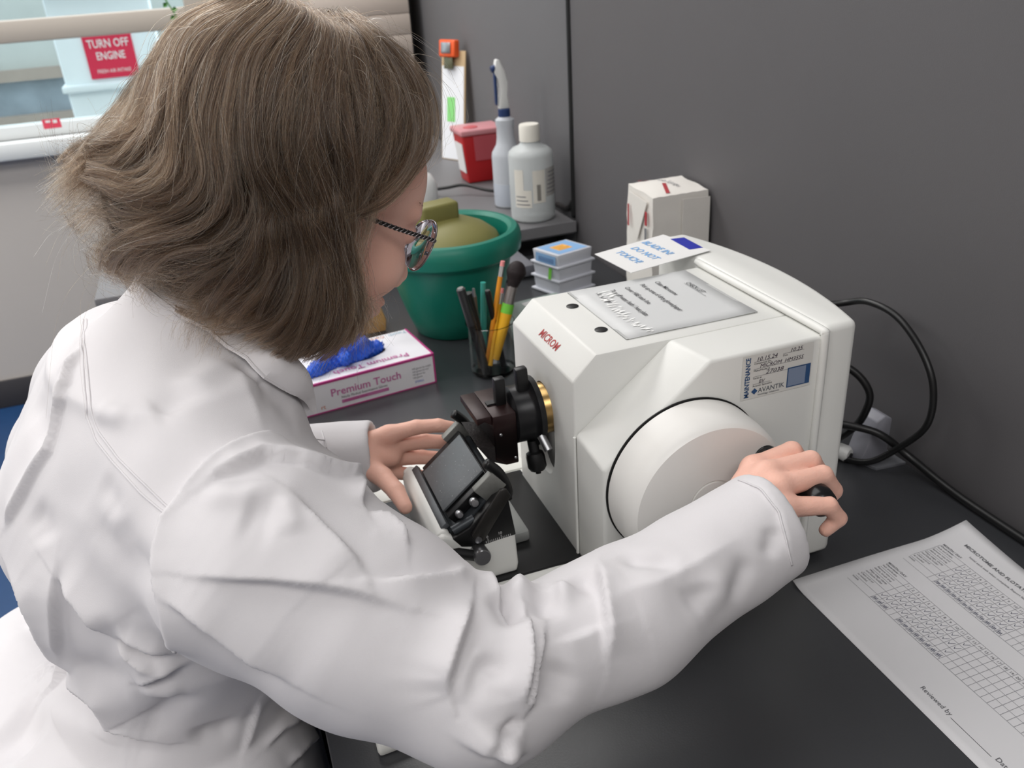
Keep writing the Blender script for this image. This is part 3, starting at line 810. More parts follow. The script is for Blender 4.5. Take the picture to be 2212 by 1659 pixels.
# blue gloves pulled halfway out of the mouth of the box
gl = thing('nitrile_glove', 'crumpled blue gloves pulled halfway out of the glove carton', 'glove', tuple(gp(0.11, 0.066, GH)))
rs = np.random.RandomState(5)
def glove_fn(p):
    q = p - np.array(g0)
    a, b_, c = q @ np.array(gx), q @ np.array(gy), q[:, 2]
    P = np.stack([a, b_, c], 1)
    d = None
    for A, Bp, r1, r2 in (((0.118, 0.066, 0.047), (0.122, 0.066, 0.085), 0.024, 0.018), ((0.122, 0.066, 0.085), (0.138, 0.074, 0.118), 0.020, 0.018), ((0.138, 0.074, 0.118), (0.122, 0.086, 0.128), 0.016, 0.010), ((0.10, 0.060, 0.055), (0.082, 0.054, 0.088), 0.019, 0.012),
                          ((0.09, 0.056, 0.055), (0.058, 0.034, 0.062), 0.015, 0.012), ((0.058, 0.034, 0.060), (0.024, 0.022, 0.0565), 0.011, 0.005), ((0.13, 0.060, 0.056), (0.146, 0.044, 0.072), 0.016, 0.011), ((0.128, 0.055, 0.075), (0.140, 0.040, 0.085), 0.012, 0.008),
                          ((0.145, 0.068, 0.047), (0.168, 0.070, 0.056), 0.016, 0.012), ((0.108, 0.058, 0.058), (0.104, 0.034, 0.066), 0.014, 0.011), ((0.096, 0.07, 0.06), (0.080, 0.080, 0.104), 0.014, 0.010), ((0.080, 0.080, 0.104), (0.066, 0.070, 0.098), 0.009, 0.006)):
        e_ = cap(P, A, Bp, r1, r2)
        d = e_ if d is None else smin(d, e_, 0.006)
    w = np.sin(a * 420 + 60 * np.sin(b_ * 130)) * np.sin(b_ * 380 + 1.3) * np.sin(c * 340 + 2 * np.sin(a * 200))
    return d + 0.0022 * w + 0.0012 * np.sin(a * 900 + c * 500)
V, F = surface_nets(glove_fn, np.array(g0) + (-0.03, -0.01, 0.02), np.array(g0) + (0.23, 0.15, 0.16), 0.0022)
fast_mesh('glove', V, F, mat('nitrile_blue', (40, 96, 214), 0.42, var=0.12, vscale=60), gl)

# wooden block behind the glove box
wb = thing('wooden_block', 'light wooden block standing beyond the glove box', 'block', (-0.375, 0.90, 0))
add('block', G().prism([(-0.42, 0.880, 0), (-0.3165, 0.880, 0), (-0.3135, 0.880, 0.022), (-0.3240, 0.880, 0.064), (-0.345, 0.880, 0.072), (-0.42, 0.880, 0.072)], (0, 0.06, 0)).g, mat('pine', (206, 158, 98), 0.6, var=0.18, vscale=22), wb, bevel=0.003)

# ------------------------------------------------------------------ green bucket with an olive lid
BC = (-0.190, 0.842, 0)
M_GREEN = mat('bucket_green', (16, 112, 94), 0.38, var=0.06, vscale=14)
M_OLIVE = mat('lid_olive', (120, 116, 66), 0.5, var=0.05, vscale=18)
bk = thing('ice_bucket', 'round green bucket with a thick rolled rim', 'bucket', BC)
add('bowl', G().lathe(BC, (0, 0, 1), [(0, 0), (0.068, 0), (0.074, 0.004), (0.086, 0.035), (0.098, 0.075), (0.108, 0.115), (0.115, 0.152), (0.106, 0.152), (0.095, 0.11), (0.07, 0.03), (0, 0.02)], 72).g, M_GREEN, bk, smooth='auto')
add('rim', G().lathe(BC, (0, 0, 1), [(0.112, 0.146), (0.124, 0.146), (0.131, 0.152), (0.133, 0.168), (0.131, 0.182), (0.125, 0.189), (0.116, 0.190), (0.109, 0.184), (0.106, 0.150), (0.112, 0.146)], 96).g, M_GREEN, bk, smooth='auto')
ld = thing('bucket_lid', 'olive domed lid with a block grip on the green bucket', 'lid', (BC[0], BC[1], 0.17))
LC = (BC[0] - 0.010, BC[1] - 0.004, 0)
add('dome', G().lathe(LC, (0, 0, 1), [(0, 0.160), (0.100, 0.160), (0.102, 0.170), (0.098, 0.178), (0.080, 0.192), (0.055, 0.203), (0.030, 0.209), (0, 0.211)], 72).g, M_OLIVE, ld, smooth='auto')
hx = Vector((0.95, 0.31, 0)).normalized()
hy = Vector((-0.31, 0.95, 0)).normalized()
hc = Vector((LC[0] - 0.006, LC[1] + 0.006, 0.2205))
add('grip', G().prism([hc + hx * a + hy * b_ + Vector((0, 0, -0.018)) for a, b_ in ((-0.040, -0.020), (0.034, -0.024), (0.040, 0.018), (-0.038, 0.024))], (0, 0, 0.036)).g, M_OLIVE, ld, bevel=0.006, seg=3)

# ------------------------------------------------------------------ beaker of pens
bkr = thing('glass_beaker', 'clear glass beaker holding pens and brushes', 'beaker', (-0.190, 0.622, 0))
M_GL = mat('clear_glass', (250, 252, 252), 0.03, trans=1.0, ior=1.42)
BQ = (-0.190, 0.622, 0)
add('glass', G().lathe(BQ, (0, 0, 1), [(0, 0), (0.030, 0), (0.0365, 0.004), (0.0375, 0.010), (0.0375, 0.084), (0.040, 0.089), (0.0405, 0.0905), (0.039, 0.0910), (0.0362, 0.084), (0.0362, 0.010), (0.029, 0.003), (0, 0.003)], 56).g, M_GL, bkr, smooth='auto')
def rod(name, label, cat, a, b_, parts, group='writing tools in the glass beaker'):
    """PARTS: (name, from, to, radius, radius, material) along the rod, in fractions from foot A to tip B."""
    a, b_ = Vector(a), Vector(b_)
    t = thing(name, label, cat, tuple(a), group)
    for nm, f0, f1, r0, r1, m in parts:
        add(nm, G().cyl(a.lerp(b_, f0), a.lerp(b_, f1), r0, r1, 14).g, m, t, smooth='auto')
    return t
M_YEL = mat('pencil_yellow', (228, 170, 30), 0.4)
M_ORG = mat('pencil_orange', (226, 146, 36), 0.4)
M_PINK = mat('eraser_pink', (226, 142, 142), 0.7)
rod('marker_pen', 'thick black marker leaning left in the beaker', 'marker', (-0.205, 0.612, 0.005), (-0.2375, 0.612, 0.1600), [('barrel', 0, 0.62, 0.0068, 0.0068, M_BLACK), ('cap', 0.58, 0.985, 0.0078, 0.0072, mat('cap_black', (44, 44, 46), 0.3)), ('cap_tip', 0.985, 1, 0.006, 0.005, M_STEEL)])
rod('marker_pen', 'second black marker close behind the leaning one', 'marker', (-0.196, 0.632, 0.005), (-0.2215, 0.628, 0.1430), [('barrel', 0, 0.6, 0.0062, 0.0062, M_BLACK), ('cap', 0.58, 1, 0.0072, 0.0066, M_BLACK)])
rod('ball_pen', 'slim brownish metal pen between the dark markers', 'pen', (-0.207, 0.640, 0.005), (-0.2080, 0.640, 0.1445), [('barrel', 0, 0.9, 0.0042, 0.0042, mat('pen_brown', (112, 98, 84), 0.35, metal=0.5)), ('point', 0.9, 1, 0.0035, 0.0022, M_STEEL)])
rod('plastic_pick', 'translucent teal plastic stick in the beaker', 'stick', (-0.199, 0.645, 0.005), (-0.1895, 0.645, 0.1500), [('stick', 0, 1, 0.0060, 0.0045, mat('teal_plastic', (60, 150, 138), 0.25))])
rod('ball_pen', 'plain black pen leaning against the orange pencil', 'pen', (-0.170, 0.630, 0.005), (-0.1915, 0.618, 0.1455), [('barrel', 0, 0.97, 0.0050, 0.0050, M_BLACK), ('cap_end', 0.97, 1, 0.0050, 0.0038, M_BLACK)])
rod('pencil', 'tall orange pencil with a pink eraser in the beaker', 'pencil', (-0.201, 0.620, 0.02), (-0.1610, 0.622, 0.1880), [('shaft', 0, 0.855, 0.0040, 0.0040, M_ORG), ('ferrule', 0.855, 0.955, 0.0041, 0.0041, mat('ferrule_bright', (205, 205, 205), 0.25, metal=0.8)), ('eraser', 0.955, 1, 0.0038, 0.0034, M_PINK)])
rod('pencil', 'short yellow pencil with a pink eraser in the beaker', 'pencil', (-0.200, 0.607, 0.02), (-0.1620, 0.632, 0.1390), [('shaft', 0, 0.80, 0.0038, 0.0038, M_YEL), ('ferrule', 0.80, 0.94, 0.0039, 0.0039, mat('ferrule_bright', (205, 205, 205), 0.25, metal=0.8)), ('eraser', 0.94, 1, 0.0036, 0.0032, M_PINK)])
br = rod('dusting_brush', 'fat yellow handled brush with a round black head', 'brush', (-0.1930, 0.596, 0.034), (-0.1500, 0.612, 0.1500), [('handle', 0, 0.62, 0.0055, 0.0098, M_YEL), ('tape', 0.62, 0.745, 0.0101, 0.0098, mat('tape_green', (110, 190, 60), 0.5)), ('ferrule', 0.74, 0.985, 0.0088, 0.0084, mat('ferrule_grey', (140, 134, 132), 0.3, metal=0.7))])
ba, bb = np.array((-0.1508, 0.6117, 0.148)), np.array((-0.1420, 0.6145, 0.1700))
def head_fn(p):
    return smin(cap(p, ba, bb, 0.0085, 0.0150), cap(p, bb, bb + np.array((0.001, 0, 0.004)), 0.0150, 0.0120), 0.004) + 0.0005 * np.sin(p[:, 0] * 2600) * np.sin(p[:, 1] * 2400)
V, F = surface_nets(head_fn, (-0.18, 0.58, 0.13), (-0.11, 0.65, 0.20), 0.0014)
fast_mesh('bristles', V, F, mat('bristle_black', (30, 20, 22), 0.7), br)

# ------------------------------------------------------------------ slide boxes, clear tray, grey bin
sx = Vector((0.968, 0.250, 0))
sy = Vector((-0.350, 0.937, 0))
sx.normalize(); sy.normalize()
c_ = Vector((0.040, 0.885, 0))
M_SLB = mat('slide_box_white', (204, 206, 214), 0.45, var=0.03, vscale=40)
def sbox(z, label, extra=None):
    t = thing('slide_box', label, 'box', tuple(c_ + sx * .043 + sy * .038 + Vector((0, 0, z))), 'stacked white slide boxes')
    def pt(a, b_, h, ins=0.0):
        return c_ + sx * a + sy * b_ + Vector((0, 0, z + h))
    W, D, H = 0.088, 0.078, 0.0285
    v = [pt(a, b_, 0.0) for a, b_ in ((.003, .003), (W - .003, .003), (W - .003, D - .003), (.003, D - .003))] + [pt(a, b_, 0.0285) for a, b_ in ((.001, .001), (W - .001, .001), (W - .001, D - .001), (.001, D - .001))]
    add('body', (v, [(0, 3, 2, 1), (4, 5, 6, 7), (0, 1, 5, 4), (1, 2, 6, 5), (2, 3, 7, 6), (3, 0, 4, 7)]), M_SLB, t, bevel=0.002)
    add('lip', G().prism([pt(a, b_, 0.0003) for a, b_ in ((-.003, -.003), (W + .003, -.003), (W + .003, D + .003), (-.003, D + .003))], (0, 0, 0.0045)).g, M_SLB, t, bevel=0.0012)
    return t, pt
sbox(0.0, 'lowest white slide box of the stack beside the microtome')
t, pt = sbox(0.0287, 'white slide box with a green tape strip, under the blue labelled one')
add('tape', G().prism([pt(-.0035, 0.020, 0.004), pt(-.0035, 0.028, 0.004), pt(-.0005, 0.028, 0.027), pt(-.0005, 0.020, 0.027)], sx * 0.001).g, mat('tape_green', (110, 190, 60), 0.5), t)
t, pt = sbox(0.0574, 'topmost white slide box with blue and orange labels')
M_LB = mat('label_blue', (132, 172, 214), 0.5)
add('label', G().prism([pt(.008, .006, .0286), pt(.080, .006, .0286), pt(.080, .072, .0286), pt(.008, .072, .0286)], (0, 0, .0004)).prism([pt(-.0006, .008, .006), pt(-.0006, .066, .006), pt(.0006, .066, .024), pt(.0006, .008, .024)], sx * -0.0004).g, M_LB, t)
og_ = add('orange_label', G().prism([pt(.024, .024, .0291), pt(.058, .024, .0291), pt(.058, .054, .0291), pt(.024, .054, .0291)], (0, 0, .0003)).g, mat('label_orange', (240, 178, 84), 0.5), t)
og_.parent = t
for k, l in enumerate((.024, .030, .020, .026)):
    add('print', G().prism([pt(.028, .028 + .006 * k, .0295), pt(.028 + l, .028 + .006 * k, .0295), pt(.028 + l, .030 + .006 * k, .0295), pt(.028, .030 + .006 * k, .0295)], (0, 0, .0001)).g, mat('brown_print', (190, 136, 60), 0.6), t)
tr = G()
for k in range(9):
    tr.prism([pt(-.0011, .014 + .005 * k, .009), pt(-.0011, .0165 + .005 * k, .009), pt(-.0001, .0165 + .005 * k, .018), pt(-.0001, .014 + .005 * k, .018)], sx * -0.0002)
add('side_print', tr.g, mat('navy_soft', (70, 100, 150), 0.6), t, kind='stuff')

tr_ = thing('plastic_tray', 'pale green clear plastic tray behind the microtome nose', 'tray', (-0.04, 0.79, 0))
M_CLEAR = mat('frosted_clear', (214, 228, 222), 0.3, trans=0.55, ior=1.2)
add('tray', G().prism([(-0.10, 0.70, 0), (0.035, 0.72, 0), (0.015, 0.845, 0), (-0.095, 0.83, 0)], (0, 0, 0.022)).g, M_CLEAR, tr_, bevel=0.003)
add('lid', G().prism([(-0.105, 0.695, 0.0222), (0.040, 0.715, 0.0222), (0.019, 0.850, 0.0222), (-0.10, 0.835, 0.0222)], (0, 0, 0.004)).g, M_CLEAR, tr_, bevel=0.0015)
add('label', G().prism([(-0.06, 0.80, 0.0263), (-0.02, 0.806, 0.0263), (-0.023, 0.832, 0.0263), (-0.063, 0.826, 0.0263)], (0, 0, 0.0003)).g, M_PAPER, tr_)
gbn = thing('grey_bin', 'small grey bin under the edge of the far bench', 'bin', (0.01, 1.06, 0))
add('bin', G().prism([(-0.030, 1.02, 0), (0.042, 1.02, 0), (0.042, 1.14, 0), (-0.030, 1.14, 0)], (0, 0, 0.028)).g, mat('bin_grey', (112, 112, 118), 0.5), gbn, bevel=0.003)
add('foot', G().prism([(-0.032, 1.018, 0.0), (0.044, 1.018, 0.0), (0.044, 1.142, 0.0), (-0.032, 1.142, 0.0)], (0, 0, 0.005)).g, M_BLACK, gbn)

# ------------------------------------------------------------------ pack of gauze sponges
gp_ = thing('gauze_pack', 'tall white paper wrapped pack of gauze behind the microtome', 'pack', (0.15, 0.67, 0))
GX0, GX1, GY0, GY1, GT = 0.100, 0.203, 0.612, 0.700, 0.2500
bm = bmesh.new()
nx, ny, nz = 10, 8, 16
def pk(i, j, k):
    s, t, u = i / nx, j / ny, k / nz
    x, y, z = GX0 + (GX1 - GX0) * s, GY0 + (GY1 - GY0) * t, GT * u
    bx, by, bz = 4 * s * (1 - s), 4 * t * (1 - t), 4 * u * (1 - u)
    x += (s - 0.5) * 0.005 * bz
    y += (t - 0.5) * 0.006 * bz
    z += 0.009 * u ** 6 * (0.35 + 0.65 * by * bx) + 0.006 * t * u ** 4
    w_ = 0.0006 * math.sin(31 * s + 17 * u + 9 * t) + 0.0004 * math.sin(53 * t + 40 * u)
    return (x + w_, y - w_, z + w_ * (0 if k == 0 else 1))
vd = {}
def gv(i, j, k):
    if (i, j, k) not in vd:
        vd[(i, j, k)] = bm.verts.new(pk(i, j, k))
    return vd[(i, j, k)]
for i in range(nx):
    for j in range(ny):
        for k in (0, nz):
            bm.faces.new((gv(i, j, k), gv(i + 1, j, k), gv(i + 1, j + 1, k), gv(i, j + 1, k)))
for k in range(nz):
    for i in range(nx):
        for j in (0, ny):
            bm.faces.new((gv(i, j, k), gv(i + 1, j, k), gv(i + 1, j, k + 1), gv(i, j, k + 1)))
    for j in range(ny):
        for i in (0, nx):
            bm.faces.new((gv(i, j, k), gv(i, j + 1, k), gv(i, j + 1, k + 1), gv(i, j, k + 1)))
bmesh.ops.recalc_face_normals(bm, faces=bm.faces)
M_WRAP = mat('wrapper_paper', (222, 218, 212), 0.7, var=0.03, vscale=30, bump=0.3, bscale=160)
add('wrapper', bm, M_WRAP, gp_, smooth='auto')
def top_z(x, y):
    return pk((x - GX0) / (GX1 - GX0) * nx, (y - GY0) / (GY1 - GY0) * ny, nz)[2] + 0.0012
M_PRED = mat('pack_red', (170, 60, 66), 0.6)
for s_, h, x0_, y0_, dx, m_ in (('Gauze Sponges', 0.0125, 0.145, 0.685, (0.25, -1, 0), M_PENCIL), ('Sterile', 0.010, 0.118, 0.700, (1, -0.2, 0), M_PRED)):
    v, f = lettering(s_, h, (x0_, y0_, 0), dx, (1, 0.25, 0) if dx[1] == -1 else (0.2, 1, 0), None, None, squeeze=0.7, lift=0)
    add('lettering', ([(p[0], p[1], top_z(p[0], p[1])) for p in v], f), m_, gp_)
bars = [((0.128, 0.618), (0.138, 0.640)), ]
v = [(x, y, top_z(x, y) + 0.0006) for x, y in ((0.127, 0.618), (0.134, 0.617), (0.147, 0.655), (0.140, 0.656))]
add('red_bar', (v, [(0, 1, 2, 3)]), M_PRED, gp_)
add('side_flap', G().prism([(GX0 - 0.0052, GY0 + 0.012, 0.244), (GX0 - 0.0052, GY1 - 0.012, 0.250), (GX0 - 0.0066, (GY0 + GY1) / 2, 0.170)], (0.001, 0, 0)).g, M_WRAP, gp_)
add('red_bar', G().box((GX0 - 0.0068, GY1 - 0.014, 0.190), (GX0 - 0.0058, GY1 - 0.010, 0.228)).box((GX0 - 0.0066, GY0 + 0.010, 0.205), (GX0 - 0.0052, GY0 + 0.016, 0.228)).g, M_PRED, gp_)
add('side_print', G().box((GX0 - 0.0064, GY0 + 0.011, 0.165), (GX0 - 0.0054, GY0 + 0.017, 0.200)).g, M_PENCIL, gp_)
add('front_fold', G().prism([(GX0 + 0.052, GY0 - 0.0065, 0.01), (GX1 + 0.001, GY0 - 0.0055, 0.01), (GX1 + 0.001, GY0 - 0.0055, 0.243), (GX0 + 0.052, GY0 - 0.0065, 0.246)], (0, 0.001, 0)).g, M_WRAP, gp_)

# ------------------------------------------------------------------ things on the far bench
ZS = 0.0606
sp = thing('spray_bottle', 'tall translucent spray bottle with a white and navy trigger head', 'bottle', (0.118, 1.385, ZS))
SPC = (0.118, 1.385, ZS)
M_MILK = mat('milky_plastic', (206, 210, 216), 0.35, trans=0.25, ior=1.2, var=0.02, vscale=20)
add('body', G().lathe(SPC, (0, 0, 1), [(0, 0), (0.032, 0), (0.0365, 0.004), (0.0365, 0.122), (0.035, 0.132), (0.024, 0.150), (0.0215, 0.165), (0.0205, 0.190), (0.0225, 0.197), (0.0225, 0.208), (0.017, 0.212), (0.013, 0.216), (0, 0.216)], 40).g, M_MILK, sp, smooth='auto')
add('liquid_band', G().lathe(SPC, (0, 0, 1), [(0.0366, 0.006), (0.0369, 0.008), (0.0369, 0.058), (0.0366, 0.059)], 40).g, mat('liquid_shade', (176, 182, 192), 0.3), sp, smooth='auto')
M_NV = mat('navy_plastic', (30, 52, 96), 0.4)
add('collar', G().lathe(SPC, (0, 0, 1), [(0, 0.214), (0.0145, 0.214), (0.0145, 0.231), (0.012, 0.233), (0, 0.233)], 24).g, M_NV, sp, smooth='auto')
zz = ZS
add('head', G().prism([(0.105, 1.378, zz + 0.232), (0.131, 1.378, zz + 0.232), (0.128, 1.378, zz + 0.262), (0.1305, 1.378, zz + 0.290), (0.124, 1.378, zz + 0.318), (0.113, 1.378, zz + 0.343), (0.104, 1.378, zz + 0.345), (0.098, 1.378, zz + 0.316), (0.106, 1.378, zz + 0.300), (0.110, 1.378, zz + 0.275), (0.106, 1.378, zz + 0.250)], (0, 0.018, 0)).g, M_PLASTIC_W, sp, bevel=0.004)
add('trigger', G().prism([(0.098, 1.382, zz + 0.318), (0.104, 1.382, zz + 0.310), (0.104, 1.382, zz + 0.255), (0.102, 1.382, zz + 0.240), (0.098, 1.382, zz + 0.245)], (0, 0.010, 0)).g, M_NV, sp, bevel=0.0015)
add('nozzle', G().lathe((0.104, 1.387, zz + 0.325), (-1, 0, -0.3), [(0, 0), (0.008, 0), (0.008, 0.010), (0.006, 0.012), (0, 0.012)], 14).g, M_NV, sp, smooth='auto')

rb = thing('reagent_bottle', 'clear round bottle with a white cap and paper labels on the bench edge', 'bottle', (0.127, 1.245, ZS))
RC = (0.127, 1.245, ZS)
add('body', G().lathe(RC, (0, 0, 1), [(0, 0), (0.043, 0), (0.050, 0.005), (0.0515, 0.012), (0.0515, 0.148), (0.049, 0.157), (0.040, 0.165), (0.026, 0.171), (0.022, 0.176), (0.021, 0.184), (0, 0.184)], 48).g, mat('milky_clear', (216, 220, 220), 0.3, trans=0.35, ior=1.2), rb, smooth='auto')
add('cap', G().lathe(RC, (0, 0, 1), [(0, 0.180), (0.0235, 0.180), (0.0235, 0.212), (0.0215, 0.2165), (0, 0.217)], 36).g, mat('cap_white', (222, 218, 208), 0.5), rb, smooth='auto')
def wrap(a0, a1, z0, z1, r=0.0520):
    v, f = [], []
    n_ = 8
    for i in range(n_ + 1):
        a = math.radians(a0 + (a1 - a0) * i / n_)
        for z in (z0, z1):
            v.append((RC[0] + r * math.cos(a), RC[1] + r * math.sin(a), ZS + z))
    for i in range(n_):
        f.append((2 * i, 2 * i + 2, 2 * i + 3, 2 * i + 1))
    return v, f
M_LBL = mat('label_paper', (214, 210, 200), 0.7)
for a0, a1, z0, z1 in ((202, 228, 0.050, 0.124), (202, 248, 0.038, 0.078), (252, 285, 0.048, 0.122), (287, 345, 0.060, 0.124)):
    add('label', wrap(a0, a1, z0, z1), M_LBL if a1 < 300 else mat('label_grey', (176, 174, 170), 0.7), rb)
add('barcode', wrap(262, 272, 0.053, 0.090, 0.0524), mat('barcode_grey', (130, 126, 120), 0.7), rb)
for k in range(6):
    add('print', wrap(290 + k, 330 + k, 0.068 + .009 * k, 0.0705 + .009 * k, 0.0524), M_PENCIL, rb)
for k in range(3):
    add('print', wrap(206, 243 - 5 * k, 0.044 + .009 * k, 0.0465 + .009 * k, 0.0524), M_PENCIL, rb)

sb = thing('sharps_container', 'red sharps container with a pale translucent lid on the far bench', 'container', (0.142, 1.69, ZS))
M_SRED = mat('sharps_red', (178, 30, 34), 0.35, var=0.05, vscale=20)
def frust(x0_, x1_, y0_, y1_, z0_, ins, z1_):
    return ([(x0_ + ins, y0_ + ins, z0_), (x1_ - ins, y0_ + ins, z0_), (x1_ - ins, y1_ - ins, z0_), (x0_ + ins, y1_ - ins, z0_), (x0_, y0_, z1_), (x1_, y0_, z1_), (x1_, y1_, z1_), (x0_, y1_, z1_)],
            [(0, 3, 2, 1), (4, 5, 6, 7), (0, 1, 5, 4), (1, 2, 6, 5), (2, 3, 7, 6), (3, 0, 4, 7)])
add('body', frust(0.083, 0.200, 1.640, 1.735, ZS, 0.012, ZS + 0.132), M_SRED, sb, bevel=0.006, seg=3)
add('lid', G().box((0.078, 1.634, ZS + 0.130), (0.2035, 1.742, ZS + 0.146)).g, mat('lid_pink', (222, 160, 166), 0.35, trans=0.3, ior=1.2), sb, bevel=0.005, seg=3)
add('lid_mouth', G().lathe((0.118, 1.675, ZS + 0.1463), (0, 0, 1), [(0, 0), (0.020, 0), (0.020, 0.0015), (0, 0.0012)], 24).g, mat('lid_mouth_red', (196, 90, 96), 0.4), sb, smooth='auto')
add('inner_flap', G().prism([(0.113, 1.6385, ZS + 0.128), (0.192, 1.6385, ZS + 0.128), (0.188, 1.6465, ZS + 0.062), (0.118, 1.6465, ZS + 0.062)], (0, -0.0022, -.0004)).g, mat('flap_rose', (186, 84, 92), 0.4), sb)
add('label', G().prism([(0.0845, 1.651, ZS + 0.108), (0.0845, 1.715, ZS + 0.108), (0.0915, 1.715, ZS + 0.030), (0.0915, 1.651, ZS + 0.030)], (-0.0018, 0, 0)).g, M_PAPER, sb)

cb = thing('clipboard', 'narrow clipboard with white paper leaning on the partition', 'clipboard', (0.17, 2.0, ZS))
# board face turned to the bench, its foot out and its head against the partition
q0, q1 = Vector((0.122, 2.02, ZS)), Vector((0.168, 1.93, ZS))
u_ = (q1 - q0)
lean = Vector((0.034, 0.014, 0.313))
th = Vector((0.004, 0.002, 0))
add('board', G().prism([q0, q1, q1 + lean, q0 + lean], th).g, mat('hardboard', (186, 160, 122), 0.6, var=0.1, vscale=40), cb, bevel=0.001)
nf = u_.cross(lean).normalized() * -0.0015
if nf.x > 0:
    nf = -nf
add('paper', G().prism([q0 + u_ * 0.04 + lean * 0.01, q1 - u_ * 0.04 + lean * 0.01, q1 - u_ * 0.04 + lean * 0.865, q0 + u_ * 0.04 + lean * 0.865], nf).g, mat('paper_bright', (232, 234, 238), 0.7), cb)
add('green_note', G().prism([q0 + u_ * 0.26 + lean * 0.36, q0 + u_ * 0.60 + lean * 0.36, q0 + u_ * 0.60 + lean * 0.585, q0 + u_ * 0.26 + lean * 0.585], nf * 1.4).g, mat('note_green', (140, 216, 130), 0.6), cb)
pc = q0 + u_ * 0.42 + lean * 1.0 + nf * 6
M_ORC = mat('clip_orange', (232, 92, 40), 0.4)
cl_ = add('clip', G().obox(pc + Vector((0, 0, 0.006)), [u_.normalized(), lean.normalized(), nf.normalized()], (0.034, 0.024, 0.011)).g, M_ORC, cb, bevel=0.005, seg=3)
add('clip_plate', G().obox(pc + nf * 7.5 + Vector((-.002, 0, 0.008)), [u_.normalized(), lean.normalized(), nf.normalized()], (0.020, 0.015, 0.0012)).g, M_STEEL, cl_, bevel=0.001)
add('clip_jaw', G().obox(pc - lean * 0.11 + nf * 1.5, [u_.normalized(), lean.normalized(), nf.normalized()], (0.018, 0.016, 0.003)).g, mat('olive_metal', (96, 96, 74), 0.4, metal=0.4), cb, bevel=0.001)

wd = thing('wash_bottle', 'white plastic bottle on the far bench beside the forehead', 'bottle', (-0.075, 1.50, ZS))
add('body', G().lathe((-0.082, 1.50, ZS), (0, 0, 1), [(0, 0), (0.044, 0), (0.047, 0.004), (0.047, 0.055), (0.034, 0.078), (0.020, 0.085), (0, 0.085)], 32).g, M_PLASTIC_W, wd, smooth='auto')
add('cap', G().lathe((-0.082, 1.50, ZS), (0, 0, 1), [(0, 0.085), (0.016, 0.085), (0.016, 0.105), (0, 0.107)], 24).g, M_PLASTIC_W, wd, smooth='auto')
cbl = tag(add('power_cable', G().tube(spline([(-0.22, 1.75, ZS + 0.004), (-0.10, 1.62, ZS + 0.010), (0.0, 1.56, ZS + 0.022), (0.05, 1.545, ZS + 0.026), (0.10, 1.50, ZS + 0.015), (0.17, 1.46, ZS + 0.005), (0.196, 1.42, ZS + 0.004)], 8), 0.0042, 8).g, M_BLACK, None, smooth=True), 'thin black cable lying across the far bench before the red container', 'cable')

# ------------------------------------------------------------------ behind the microtome: cords and a small bracket
tag(add('power_cable', G().tube(spline([(0.016, 0.23, 0.11), (0.07, 0.25, 0.155), (0.130, 0.24, 0.185), (0.165, 0.2172, 0.1955), (0.17, 0.1809, 0.2088), (0.172, 0.132, 0.206), (0.174, 0.0886, 0.1778), (0.174, 0.0627, 0.1407), (0.174, 0.0625, 0.0906), (0.170, 0.0959, 0.0419), (0.15, 0.122, 0.012), (0.13, 0.16, 0.0055), (0.10, 0.20, 0.0055)], 10), 0.0042, 10).g, M_BLACK, None, smooth=True), 'black cord looping up behind the microtome', 'cord')
tag(add('power_cable', G().tube(spline([(0.019, 0.20, 0.10), (0.06, 0.215, 0.14), (0.10, 0.19, 0.145), (0.135, 0.158, 0.133), (0.15, 0.137, 0.108), (0.15, 0.138, 0.078), (0.145, 0.153, 0.045), (0.12, 0.18, 0.012), (0.08, 0.22, 0.006)], 10), 0.0048, 10).g, M_BLACK, None, smooth=True), 'black cord curling close behind the right rear corner of the microtome', 'cord')
tag(add('power_cable', G().tube(spline([(0.019, 0.215, 0.035), (0.06, 0.22, 0.045), (0.10, 0.20, 0.052), (0.130, 0.155, 0.056), (0.160, 0.122, 0.052), (0.188, 0.095, 0.026), (0.199, 0.04, 0.009), (0.1995, -0.03, 0.0065), (0.2005, -0.2, 0.0065), (0.2005, -0.6, 0.0065)], 10), 0.0050, 10).g, M_BLACK, None, smooth=True), 'black cord running along the foot of the partition', 'cord')
sd = thing('sign_holder', 'grey plastic wedge shaped holder with a clear foot behind the microtome', 'holder', (0.18, 0.145, 0))
add('wedge', G().prism([(0.150, 0.134, 0.003), (0.192, 0.134, 0.003), (0.192, 0.134, 0.060), (0.180, 0.134, 0.066), (0.168, 0.134, 0.060)], (0, 0.030, 0)).g, mat('holder_plastic', (142, 142, 150), 0.45), sd, bevel=0.002)
add('foot', G().prism([(0.160, 0.116, 0.0), (0.2035, 0.112, 0.0), (0.2035, 0.172, 0.0), (0.140, 0.172, 0.0)], (0, 0, 0.003)).g, mat('foot_clear', (150, 152, 158), 0.15, trans=0.5, ior=1.3), sd)
pg = thing('white_plug', 'small white plug beside the grey holder', 'plug', (0.135, 0.168, 0))
add('plug', G().lathe((0.135, 0.165, 0.011), (0.4, -1, 0), [(0, 0), (0.009, 0), (0.011, 0.004), (0.011, 0.016), (0.008, 0.02), (0, 0.02)], 20).g, M_PLASTIC_W, pg, smooth='auto')
add('socket', G().lathe((0.1434, 0.145, 0.011), (0.4, -1, 0), [(0, -.001), (0.003, -.001), (0.003, 0.0006), (0, 0.0006)], 12).g, M_BLACK, pg)

